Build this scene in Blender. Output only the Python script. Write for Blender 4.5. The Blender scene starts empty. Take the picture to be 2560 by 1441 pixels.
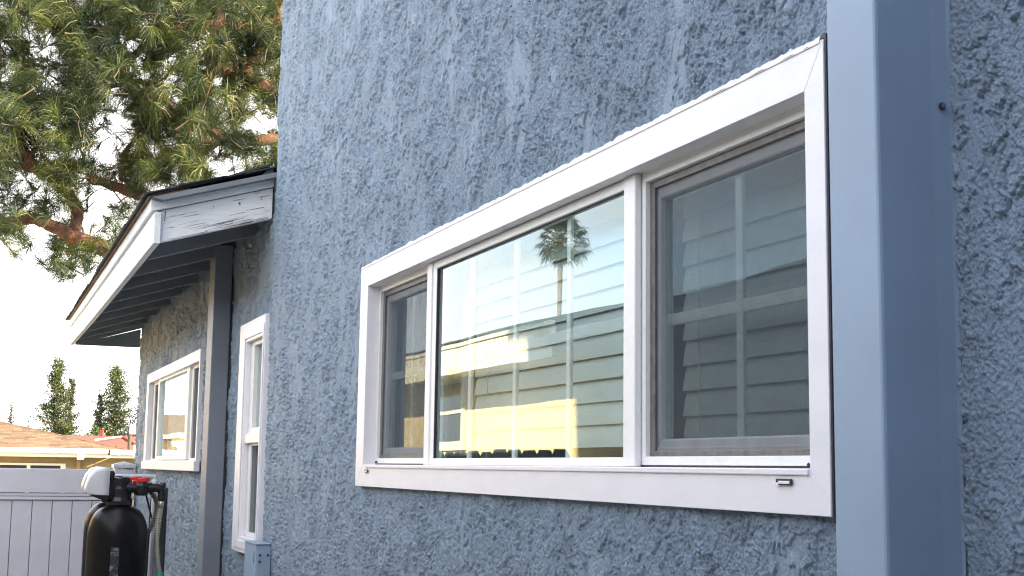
import bpy, math, random
import numpy as np
from mathutils import Matrix, Vector
random.seed(7)
S = bpy.context.scene
COL = S.collection
R = math.radians

# ---------------------------------------------------------------- camera
# origin = the photographer's eye; X runs along the wall (right +), Y into the wall, Z up; ground at -1.8
GZ = -1.8
f_px, pit, rol, yaw = 3347.6, 0.133999, 0.014229, 1.194373
cy_, sy_ = math.cos(yaw), math.sin(yaw)
fw = Vector((-sy_ * math.cos(pit), cy_ * math.cos(pit), math.sin(pit)))
r0 = Vector((cy_, sy_, 0)); u0 = r0.cross(fw)
rv = r0 * math.cos(rol) + u0 * math.sin(rol); uv_ = -r0 * math.sin(rol) + u0 * math.cos(rol)
cam = bpy.data.cameras.new("camera"); camo = bpy.data.objects.new("camera", cam); COL.objects.link(camo)
camo.matrix_world = Matrix(((rv.x, uv_.x, -fw.x, 0), (rv.y, uv_.y, -fw.y, 0), (rv.z, uv_.z, -fw.z, 0), (0, 0, 0, 1)))
cam.sensor_width = 36; cam.lens = f_px / 2560 * 36; cam.clip_start = 0.05; cam.clip_end = 3000
cam.dof.use_dof = True; cam.dof.focus_distance = 3.4; cam.dof.aperture_fstop = 36
S.camera = camo

# ---------------------------------------------------------------- light
SUN_EL, SUN_AZ = R(21), math.atan2(0.55, 1.0)      # azimuth from +Y towards +X
w = bpy.data.worlds.new("World"); S.world = w; w.use_nodes = True
nt = w.node_tree; nt.nodes.clear()
N = nt.nodes.new; L = nt.links.new
sky = N('ShaderNodeTexSky'); sky.sky_type = 'NISHITA'; sky.sun_disc = False
sky.sun_elevation = SUN_EL; sky.sun_rotation = SUN_AZ; sky.dust_density = 1.0; sky.ozone_density = 1.5
bg1 = N('ShaderNodeBackground'); bg1.inputs[1].default_value = 0.15; L(sky.outputs[0], bg1.inputs[0])
bg2 = N('ShaderNodeBackground'); bg2.inputs[0].default_value = (1.0, 0.98, 0.96, 1); bg2.inputs[1].default_value = 0.66
tc = N('ShaderNodeTexCoord'); sep = N('ShaderNodeSeparateXYZ'); L(tc.outputs['Generated'], sep.inputs[0])
# project the direction on a cloud layer: divide by height
mz = N('ShaderNodeMath'); mz.operation = 'ADD'; mz.inputs[1].default_value = 0.18; L(sep.outputs[2], mz.inputs[0])
dv = N('ShaderNodeVectorMath'); dv.operation = 'DIVIDE'; cmb = N('ShaderNodeCombineXYZ')
for i in range(3): L(mz.outputs[0], cmb.inputs[i])
L(tc.outputs['Generated'], dv.inputs[0]); L(cmb.outputs[0], dv.inputs[1])
nz = N('ShaderNodeTexNoise'); nz.inputs['Scale'].default_value = 1.1; nz.inputs['Detail'].default_value = 7; nz.inputs['Roughness'].default_value = 0.55
L(dv.outputs[0], nz.inputs['Vector'])
# more cloud low down, broken blue higher up
mr = N('ShaderNodeMapRange'); mr.inputs['From Min'].default_value = 0.15; mr.inputs['From Max'].default_value = 0.65
mr.inputs['To Min'].default_value = 0.30; mr.inputs['To Max'].default_value = 0.14; L(sep.outputs[2], mr.inputs['Value'])
ad = N('ShaderNodeMath'); ad.operation = 'ADD'; L(nz.outputs[0], ad.inputs[0]); L(mr.outputs[0], ad.inputs[1])
# the bank of cloud thins out towards -Y
my = N('ShaderNodeMapRange'); my.inputs['From Min'].default_value = -0.75; my.inputs['From Max'].default_value = -0.1
my.inputs['To Min'].default_value = -0.16; my.inputs['To Max'].default_value = 0.0; L(sep.outputs[1], my.inputs['Value'])
ad2 = N('ShaderNodeMath'); ad2.operation = 'ADD'; L(ad.outputs[0], ad2.inputs[0]); L(my.outputs[0], ad2.inputs[1])
rp = N('ShaderNodeValToRGB'); rp.color_ramp.elements[0].position = 0.40; rp.color_ramp.elements[1].position = 0.66
L(ad2.outputs[0], rp.inputs[0])
mx = N('ShaderNodeMixShader'); L(rp.outputs[0], mx.inputs[0]); L(bg1.outputs[0], mx.inputs[1]); L(bg2.outputs[0], mx.inputs[2])
wo = N('ShaderNodeOutputWorld'); L(mx.outputs[0], wo.inputs[0])
sd = bpy.data.lights.new("sun", 'SUN'); sd.energy = 5.0; sd.angle = R(0.55); sd.color = (1.0, 0.75, 0.44)
so = bpy.data.objects.new("sun", sd); COL.objects.link(so)
sv = Vector((math.sin(SUN_AZ) * math.cos(SUN_EL), math.cos(SUN_AZ) * math.cos(SUN_EL), math.sin(SUN_EL)))
so.rotation_euler = sv.to_track_quat('Z', 'Y').to_euler(); so.location = (6, 6, 14)
S.view_settings.view_transform = 'Standard'; S.view_settings.look = 'None'
S.view_settings.gamma = 1; S.view_settings.use_curve_mapping = False
S.view_settings.exposure = 2.45
S.render.engine = 'CYCLES'; S.cycles.filter_width = 1.1
S.cycles.use_denoising = True; S.cycles.denoiser = 'OPENIMAGEDENOISE'; S.cycles.denoising_input_passes = 'RGB_ALBEDO_NORMAL'; S.cycles.denoising_prefilter = 'FAST'; S.cycles.use_adaptive_sampling = False; S.cycles.max_bounces = 10; S.cycles.transparent_max_bounces = 24; S.cycles.diffuse_bounces = 5; S.cycles.glossy_bounces = 5

# ---------------------------------------------------------------- materials
def mat(name, col, rough=0.6, metal=0.0, var=0.0, scale=20.0, bump=0.0, bscale=120.0, spec=0.5, stretch=None, col2=None, lo=0.35, hi=0.65, detail=6):
    m = bpy.data.materials.new(name); m.use_nodes = True; t = m.node_tree
    b = t.nodes['Principled BSDF']; b.inputs['Roughness'].default_value = rough; b.inputs['Metallic'].default_value = metal
    b.inputs['Specular IOR Level'].default_value = spec
    b.inputs['Base Color'].default_value = (*col, 1)
    if var or col2 or bump:
        c = t.nodes.new('ShaderNodeTexCoord'); mp = t.nodes.new('ShaderNodeMapping'); t.links.new(c.outputs['Object'], mp.inputs[0])
        if stretch: mp.inputs['Scale'].default_value = stretch
    if var or col2:
        n = t.nodes.new('ShaderNodeTexNoise'); n.inputs['Scale'].default_value = scale; n.inputs['Detail'].default_value = detail; n.inputs['Roughness'].default_value = 0.6
        t.links.new(mp.outputs[0], n.inputs['Vector'])
        r = t.nodes.new('ShaderNodeValToRGB'); r.color_ramp.elements[0].position = lo; r.color_ramp.elements[1].position = hi
        c2 = col2 or tuple(min(1, x * (1 + var)) for x in col); c1 = col if col2 else tuple(x * (1 - var) for x in col)
        r.color_ramp.elements[0].color = (*c1, 1); r.color_ramp.elements[1].color = (*c2, 1)
        t.links.new(n.outputs[0], r.inputs[0]); t.links.new(r.outputs[0], b.inputs['Base Color'])
    if bump:
        n2 = t.nodes.new('ShaderNodeTexNoise'); n2.inputs['Scale'].default_value = bscale; n2.inputs['Detail'].default_value = 5
        t.links.new(mp.outputs[0], n2.inputs['Vector'])
        bp = t.nodes.new('ShaderNodeBump'); bp.inputs['Strength'].default_value = 1; bp.inputs['Distance'].default_value = bump
        t.links.new(n2.outputs[0], bp.inputs['Height']); t.links.new(bp.outputs[0], b.inputs['Normal'])
    return m
M = {}
M['stucco'] = mat('painted_stucco', (.207, .268, .348), .62, var=.10, scale=9, bump=.0016, bscale=330, spec=.35)
M['side_paint'] = mat('painted_stucco_plain', (.185, .245, .365), .7, var=.10, scale=9, bump=.004, bscale=60, spec=.3)
M['vinyl'] = mat('white_vinyl', (.78, .76, .81), .40, col2=(.69, .70, .74), scale=6, lo=.45, hi=.8, stretch=(1, 1, 2.5))
M['sash'] = mat('white_sash', (.80, .80, .80), .42, col2=(.68, .67, .64), scale=14, lo=.5, hi=.85)
M['track'] = mat('dusty_track', (.42, .33, .20), .8, col2=(.62, .58, .5), scale=30)
M['gasket'] = mat('gasket_and_gap_shade', (.03, .025, .035), .6)  # rubber and small dark parts, also strips coloured as shade in gaps
M['bronze'] = mat('grey_screen_frame', (.17, .16, .155), .5, col2=(.10, .09, .085), scale=60)
M['caulk'] = mat('white_caulk', (.80, .79, .76), .7, bump=.002, bscale=200)
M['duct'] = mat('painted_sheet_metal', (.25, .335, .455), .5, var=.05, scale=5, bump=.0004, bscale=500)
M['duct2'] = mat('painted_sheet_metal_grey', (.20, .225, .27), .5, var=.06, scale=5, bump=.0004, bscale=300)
M['screw'] = mat('zinc_screw', (.35, .37, .38), .35, metal=.9)
M['fascia'] = mat('weathered_white_wood', (.76, .79, .83), .7, col2=(.85, .86, .87), scale=3, stretch=(1.5, 2, 30), bump=.003, bscale=9, lo=.3, hi=.7)
M['fascia2'] = mat('cream_peeling_wood', (.84, .79, .66), .7, col2=(.55, .45, .34), scale=3.0, stretch=(1, 1, 7), lo=.56, hi=.66, bump=.004, bscale=12)
M['crack'] = mat('wood_crack', (.16, .15, .15), .9)
M['soffit'] = mat('grey_rafter_paint', (.20, .22, .24), .75, var=.1, scale=8)
M['drip'] = mat('rusty_drip_edge', (.20, .11, .06), .6, var=.3, scale=40)
M['shingle'] = mat('dark_shingle', (.045, .045, .05), .9, var=.35, scale=120, bump=.003, bscale=300)
M['flash'] = mat('grey_flashing', (.17, .2, .23), .45, metal=.4, var=.1)
M['room'] = mat('dim_room_wall', (.22, .21, .20), .9, var=.05)
M['slat'] = mat('offwhite_blind_slat', (.46, .50, .50), .5, var=.03, scale=5)
M['cord'] = mat('blind_cord', (.6, .6, .57), .8)
M['curtain'] = mat('sheer_curtain', (.62, .60, .56), .9, var=.12, scale=30, stretch=(1, 1, .05))
M['fence'] = mat('white_vinyl_fence', (.56, .57, .66), .42, var=.05, scale=4)
M['groove'] = mat('fence_groove', (.22, .22, .26), .8)
M['tank'] = mat('black_tank', (.004, .004, .006), .34, spec=.22, col2=(.007, .007, .009), scale=20, bump=.0008, bscale=70)
M['blackplastic'] = mat('black_plastic', (.006, .006, .007), .35)
M['head'] = mat('offwhite_plastic_cover', (.62, .62, .66), .35, var=.03)
M['red'] = mat('red_plastic', (.62, .01, .012), .4)
M['pvc'] = mat('grey_white_pipe', (.55, .60, .66), .4)
M['greypipe'] = mat('grey_pipe', (.36, .36, .40), .45)
M['hose'] = mat('braided_steel', (.42, .41, .36), .35, metal=.75)
M['hosedark'] = mat('dark_corrugated_hose', (.13, .13, .13), .4, metal=.4)
M['teal'] = mat('teal_tape', (.0, .22, .17), .5)
M['wire'] = mat('black_wire', (.01, .01, .012), .5)
M['sticker'] = mat('faded_sticker', (.015, .017, .025), .5, col2=(.16, .19, .24), scale=26, stretch=(1, 1, 2.2), lo=.5, hi=.62)
M['brownroof'] = mat('brown_shingle', (.115, .072, .042), .9, var=.22, scale=50)
M['brownroof_b'] = mat('light_brown_shingle', (.15, .097, .056), .9, var=.2, scale=50)
M['brownroof_c'] = mat('dark_brown_shingle', (.075, .048, .032), .9, var=.2, scale=50)
M['redroof'] = mat('red_shingle', (.19, .05, .032), .9, col2=(.13, .03, .02), scale=6, stretch=(1, 1, 5))
M['whitetrim'] = mat('white_gutter', (.72, .72, .70), .5, var=.03)
M['beige'] = mat('beige_stucco', (.26, .21, .13), .85, var=.08, scale=3, bump=.003, bscale=40)
M['cream'] = mat('cream_stucco', (.84, .71, .45), .85, var=.05, scale=3, bump=.004, bscale=40)
M['darkglass'] = mat('dark_window_glass', (.02, .025, .03), .08, spec=.8)
M['picket'] = mat('weathered_grey_picket', (.10, .12, .14), .85, var=.25, scale=12, stretch=(2, 2, .6))
M['bark'] = mat('pine_bark', (.17, .075, .045), .9, col2=(.055, .033, .026), scale=14, stretch=(1, 1, 1), bump=.012, bscale=28)
M['palmbark'] = mat('palm_bark', (.16, .13, .10), .9, var=.3, scale=12)
M['pole'] = mat('tarred_pole', (.07, .05, .04), .9, var=.2)
M['concrete'] = mat('concrete_path', (.38, .37, .35), .9, var=.1, scale=4, bump=.003, bscale=60)
M['ground'] = mat('dry_ground', (.14, .13, .09), .95, col2=(.07, .09, .04), scale=.4)

def leafmat(name, c1, c2, sc, tr=.35, rough=.5):
    m = bpy.data.materials.new(name); m.use_nodes = True; t = m.node_tree; t.nodes.remove(t.nodes['Principled BSDF'])
    g = t.nodes.new('ShaderNodeNewGeometry'); n = t.nodes.new('ShaderNodeTexNoise'); n.inputs['Scale'].default_value = sc
    t.links.new(g.outputs['Position'], n.inputs['Vector'])
    r = t.nodes.new('ShaderNodeValToRGB'); r.color_ramp.elements[0].color = (*c1, 1); r.color_ramp.elements[1].color = (*c2, 1)
    r.color_ramp.elements[0].position = .38; r.color_ramp.elements[1].position = .64
    a = t.nodes.new('ShaderNodeMath'); a.operation = 'MULTIPLY_ADD'; a.inputs[1].default_value = .25
    t.links.new(g.outputs['Random Per Island'], a.inputs[0])
    s_ = t.nodes.new('ShaderNodeMath'); s_.operation = 'SUBTRACT'; s_.inputs[1].default_value = .125; t.links.new(n.outputs[0], s_.inputs[0]); t.links.new(s_.outputs[0], a.inputs[2])
    t.links.new(a.outputs[0], r.inputs[0])
    d = t.nodes.new('ShaderNodeBsdfDiffuse'); tl = t.nodes.new('ShaderNodeBsdfTranslucent'); gl = t.nodes.new('ShaderNodeBsdfGlossy'); gl.inputs['Roughness'].default_value = rough
    gl.inputs[0].default_value = (.8, .8, .8, 1)
    for x in (d, tl): t.links.new(r.outputs[0], x.inputs[0])
    m1 = t.nodes.new('ShaderNodeMixShader'); m1.inputs[0].default_value = tr; t.links.new(d.outputs[0], m1.inputs[1]); t.links.new(tl.outputs[0], m1.inputs[2])
    m2 = t.nodes.new('ShaderNodeMixShader'); m2.inputs[0].default_value = .05; t.links.new(m1.outputs[0], m2.inputs[1]); t.links.new(gl.outputs[0], m2.inputs[2])
    t.links.new(m2.outputs[0], t.nodes['Material Output'].inputs[0]); return m
M['needle'] = leafmat('pine_needles', (.007, .028, .011), (.085, .118, .022), 1.6)
M['conifer'] = leafmat('conifer_foliage', (.025, .05, .02), (.07, .10, .025), .9)
M['conifer2'] = leafmat('dark_conifer_foliage', (.018, .035, .02), (.045, .06, .025), .9)
M['palmleaf'] = leafmat('palm_fronds', (.03, .06, .035), (.08, .10, .04), 1.0)
M['hedge'] = leafmat('hedge_leaves', (.03, .08, .02), (.08, .14, .03), 1.5)

def glassmat():
    m = bpy.data.materials.new('window_glass'); m.use_nodes = True; t = m.node_tree; t.nodes.remove(t.nodes['Principled BSDF'])
    ge = t.nodes.new('ShaderNodeNewGeometry'); dt = t.nodes.new('ShaderNodeVectorMath'); dt.operation = 'DOT_PRODUCT'
    t.links.new(ge.outputs['Incoming'], dt.inputs[0]); t.links.new(ge.outputs['Normal'], dt.inputs[1])
    def mth(op, x, y=None):
        q = t.nodes.new('ShaderNodeMath'); q.operation = op
        for i, v in enumerate((x, y)):
            if v is None: continue
            if isinstance(v, (int, float)): q.inputs[i].default_value = v
            else: t.links.new(v, q.inputs[i])
        return q.outputs[0]
    co = mth('ABSOLUTE', dt.outputs['Value']); sch = mth('MULTIPLY', mth('POWER', mth('SUBTRACT', 1.0, co), 5.0), .96)
    c = mth('ADD', sch, .05)                       # Schlick's Fresnel of each face of the pane
    tr = t.nodes.new('ShaderNodeBsdfTransparent'); tr.inputs[0].default_value = (.91, .95, .94, 1)
    g = t.nodes.new('ShaderNodeBsdfGlossy'); g.inputs['Roughness'].default_value = 0.0; g.inputs[0].default_value = (.86, .96, 1.0, 1)
    tcx = t.nodes.new('ShaderNodeTexCoord'); wv = t.nodes.new('ShaderNodeTexNoise'); wv.inputs['Scale'].default_value = 3.2; wv.inputs['Detail'].default_value = 1
    bpx = t.nodes.new('ShaderNodeBump'); bpx.inputs['Distance'].default_value = .0006; t.links.new(tcx.outputs['Object'], wv.inputs['Vector'])
    t.links.new(wv.outputs[0], bpx.inputs['Height']); t.links.new(bpx.outputs[0], g.inputs['Normal'])   # panes are never quite flat
    mx_ = t.nodes.new('ShaderNodeMixShader'); t.links.new(c, mx_.inputs[0]); t.links.new(tr.outputs[0], mx_.inputs[1]); t.links.new(g.outputs[0], mx_.inputs[2])
    t.links.new(mx_.outputs[0], t.nodes['Material Output'].inputs[0]); return m
M['glass'] = glassmat()
def meshmat():
    m = bpy.data.materials.new('insect_mesh'); m.use_nodes = True; t = m.node_tree; t.nodes.remove(t.nodes['Principled BSDF'])
    tr = t.nodes.new('ShaderNodeBsdfTransparent'); d = t.nodes.new('ShaderNodeBsdfDiffuse'); d.inputs[0].default_value = (.075, .090, .110, 1)
    c = t.nodes.new('ShaderNodeTexCoord'); n = t.nodes.new('ShaderNodeTexNoise'); n.inputs['Scale'].default_value = 25; n.inputs['Detail'].default_value = 6; t.links.new(c.outputs['Object'], n.inputs['Vector'])
    r = t.nodes.new('ShaderNodeMapRange'); r.inputs['To Min'].default_value = .46; r.inputs['To Max'].default_value = .60; t.links.new(n.outputs[0], r.inputs['Value'])
    mx_ = t.nodes.new('ShaderNodeMixShader'); t.links.new(r.outputs[0], mx_.inputs[0]); t.links.new(tr.outputs[0], mx_.inputs[1]); t.links.new(d.outputs[0], mx_.inputs[2])
    t.links.new(mx_.outputs[0], t.nodes['Material Output'].inputs[0]); return m
M['mesh'] = meshmat()

# ---------------------------------------------------------------- mesh helpers
def link(name, me, m, parent=None, bevel=0, smooth=False, **props):
    if m is not None and not me.materials: me.materials.append(m)
    o = bpy.data.objects.new(name, me); COL.objects.link(o)
    if parent is not None: o.parent = parent; o.matrix_parent_inverse = parent_world(parent).inverted()
    if bevel:
        b = o.modifiers.new('bevel', 'BEVEL'); b.width = bevel; b.segments = 2; b.limit_method = 'ANGLE'; b.angle_limit = R(40)
    if smooth:
        me.polygons.foreach_set('use_smooth', [True] * len(me.polygons))
    for k, v in props.items(): o[k] = v
    return o
def parent_world(p):
    mtx = Matrix.LocRotScale(p.location, p.rotation_euler, p.scale)
    return mtx if p.parent is None else parent_world(p.parent) @ p.matrix_parent_inverse @ mtx
def empty(name, loc, parent=None, **props):
    o = bpy.data.objects.new(name, None); COL.objects.link(o); o.location = loc; o.empty_display_size = .2
    if parent is not None: o.parent = parent; o.matrix_parent_inverse = parent_world(parent).inverted()
    for k, v in props.items(): o[k] = v
    return o
class MB:
    def __init__(s): s.v = []; s.f = []
    def add(s, vs, fs):
        n = len(s.v); s.v += [tuple(map(float, p)) for p in vs]; s.f += [tuple(n + i for i in q) for q in fs]; return s
    def box(s, x0, x1, y0, y1, z0, z1):
        return s.add([(x0,y0,z0),(x1,y0,z0),(x1,y1,z0),(x0,y1,z0),(x0,y0,z1),(x1,y0,z1),(x1,y1,z1),(x0,y1,z1)],
                     [(0,3,2,1),(4,5,6,7),(0,1,5,4),(1,2,6,5),(2,3,7,6),(3,0,4,7)])
    def hexa(s, b, t):    # two quads of 4 points
        return s.add(list(b) + list(t), [(0,3,2,1),(4,5,6,7),(0,1,5,4),(1,2,6,5),(2,3,7,6),(3,0,4,7)])
    def extrude(s, poly, d):   # planar polygon (3D points) along vector d
        n = len(poly); top = [(p[0]+d[0], p[1]+d[1], p[2]+d[2]) for p in poly]
        return s.add(list(poly) + top, [tuple(range(n - 1, -1, -1)), tuple(range(n, 2 * n))] + [(i, (i+1) % n, n + (i+1) % n, n + i) for i in range(n)])
    def tube(s, pts, rad, seg=10, caps=True, ribs=None):
        pts = [Vector(p) for p in pts]; rings = []
        rads = rad if isinstance(rad, (list, tuple)) else [rad] * len(pts)
        up = Vector((0.31, 0.22, 0.92)); n0 = len(s.v)
        for i, p in enumerate(pts):
            d = (pts[min(i + 1, len(pts) - 1)] - pts[max(i - 1, 0)]).normalized()
            a = d.cross(up).normalized() if abs(d.dot(up)) < .98 else d.cross(Vector((1, 0, 0))).normalized()
            b = d.cross(a)
            for k in range(seg):
                t_ = 2 * math.pi * k / seg; q = p + (a * math.cos(t_) + b * math.sin(t_)) * rads[i]; s.v.append(tuple(q))
        for i in range(len(pts) - 1):
            for k in range(seg):
                s.f.append((n0 + i*seg + k, n0 + i*seg + (k+1) % seg, n0 + (i+1)*seg + (k+1) % seg, n0 + (i+1)*seg + k))
        if caps:
            s.f.append(tuple(n0 + k for k in range(seg - 1, -1, -1))); s.f.append(tuple(n0 + (len(pts)-1)*seg + k for k in range(seg)))
        return s
    def lathe(s, cx, cy, prof, seg=40):      # prof: list of (r, z)
        n0 = len(s.v)
        for r_, z in prof:
            for k in range(seg):
                t_ = 2 * math.pi * k / seg; s.v.append((cx + r_ * math.cos(t_), cy + r_ * math.sin(t_), z))
        for i in range(len(prof) - 1):
            for k in range(seg):
                s.f.append((n0 + i*seg + k, n0 + i*seg + (k+1) % seg, n0 + (i+1)*seg + (k+1) % seg, n0 + (i+1)*seg + k))
        s.f.append(tuple(n0 + k for k in range(seg - 1, -1, -1))); s.f.append(tuple(n0 + (len(prof)-1)*seg + k for k in range(seg)))
        return s
    def mesh(s, name):
        me = bpy.data.meshes.new(name); me.from_pydata(s.v, [], s.f); me.update(); return me
    def build(s, name, m, parent=None, bevel=0, smooth=False, **props):
        return link(name, s.mesh(name), m, parent, bevel, smooth, **props)
def box(name, m, parent, x0, x1, y0, y1, z0, z1, bevel=0, **props):
    return MB().box(x0, x1, y0, y1, z0, z1).build(name, m, parent, bevel, **props)
def smooth_path(pts, n=8):
    out = []; P = [Vector(p) for p in pts]; P = [P[0] * 2 - P[1]] + P + [P[-1] * 2 - P[-2]]
    for i in range(1, len(P) - 2):
        for k in range(n):
            t = k / n; a, b, c, d = P[i-1], P[i], P[i+1], P[i+2]
            out.append(0.5 * ((2*b) + (-a + c)*t + (2*a - 5*b + 4*c - d)*t*t + (-a + 3*b - 3*c + d)*t*t*t))
    out.append(P[-2]); return out
def np_mesh(name, verts, quads):
    me = bpy.data.meshes.new(name); me.vertices.add(len(verts)); me.vertices.foreach_set('co', verts.astype(np.float32).ravel())
    nq, k = quads.shape
    me.loops.add(nq * k); me.loops.foreach_set('vertex_index', quads.astype(np.int32).ravel())
    me.polygons.add(nq); me.polygons.foreach_set('loop_start', np.arange(0, nq * k, k, dtype=np.int32)); me.polygons.foreach_set('loop_total', np.full(nq, k, dtype=np.int32))
    me.update(calc_edges=True); me.validate(); return me

# numpy gradient noise
_rs = np.random.RandomState(11); _perm = _rs.permutation(256); _perm = np.concatenate([_perm, _perm, _perm]); _ang = _rs.rand(256) * 2 * np.pi
_gx, _gy = np.cos(_ang), np.sin(_ang)
def pn(x, y, seed=0):
    x = x + seed * 17.3; y = y + seed * 9.7
    xi = np.floor(x).astype(np.int64); yi = np.floor(y).astype(np.int64); xf = x - xi; yf = y - yi; xi &= 255; yi &= 255
    u = xf*xf*xf*(xf*(xf*6-15)+10); v = yf*yf*yf*(yf*(yf*6-15)+10)
    def g(ix, iy, dx, dy):
        h = _perm[_perm[ix & 255] + (iy & 255)]; return _gx[h]*dx + _gy[h]*dy
    a = g(xi, yi, xf, yf); b = g(xi+1, yi, xf-1, yf); c = g(xi, yi+1, xf, yf-1); d = g(xi+1, yi+1, xf-1, yf-1)
    return (a*(1-u)+b*u)*(1-v) + (c*(1-u)+d*u)*v
def ss(a, b, x):
    t = np.clip((x - a) / (b - a), 0, 1); return t*t*(3-2*t)
def stucco_h(x, z, fine=True):
    """height of the hand-trowelled stucco towards the viewer, metres"""
    wx = x + .012 * pn(x*30, z*26, 3) + .003 * pn(x*120, z*90, 21); wz = z + .012 * pn(x*30, z*26, 5) + .003 * pn(x*120, z*90, 22)
    def skin(f, e):            # a thin skin of plaster with a crisp torn edge and a small undercut beside it
        return ss(0, e, f) - .45 * ss(-e*2.2, -e*.3, f) * (1 - ss(0, e*.6, f))
    f1 = pn(wx*11, wz*6.5, 1) + .55*pn(wx*30, wz*20, 2) + .30*pn(wx*85, wz*60, 4)
    f2 = pn(wx*24, wz*14, 6) + .60*pn(wx*60, wz*38, 7) + .30*pn(wx*140, wz*95, 19)
    f3 = pn(wx*75, wz*44, 14) + .55*pn(wx*160, wz*100, 23)
    torn = ss(-.12, .18, pn(x*6, z*4.5, 17) + .5*pn(x*19, z*13, 18))
    smooth = ss(.20, .34, pn(x*7.0, z*5.0, 8) + .35*pn(x*21, z*17, 9))
    rough = 1 - .85 * smooth
    h = .0036*skin(f1 - .06, .022) + .0022*skin(f1 - .36, .022) + .0036*skin(f2 - .16, .045)*(.35 + .65*torn)
    h += .0030*skin(f3 - .22, .09)*torn*rough - .0042*ss(.34, .44, -f3)*(.3+.7*torn)*rough
    h += .0018*pn(x*4, z*3, 10)
    if fine:
        h += (.20+.80*rough)*(.0010*pn(wx*120, wz*85, 11) + .0027*pn(x*225, z*170, 12) + .0026*pn(x*400, z*330, 16))
    return h
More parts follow.
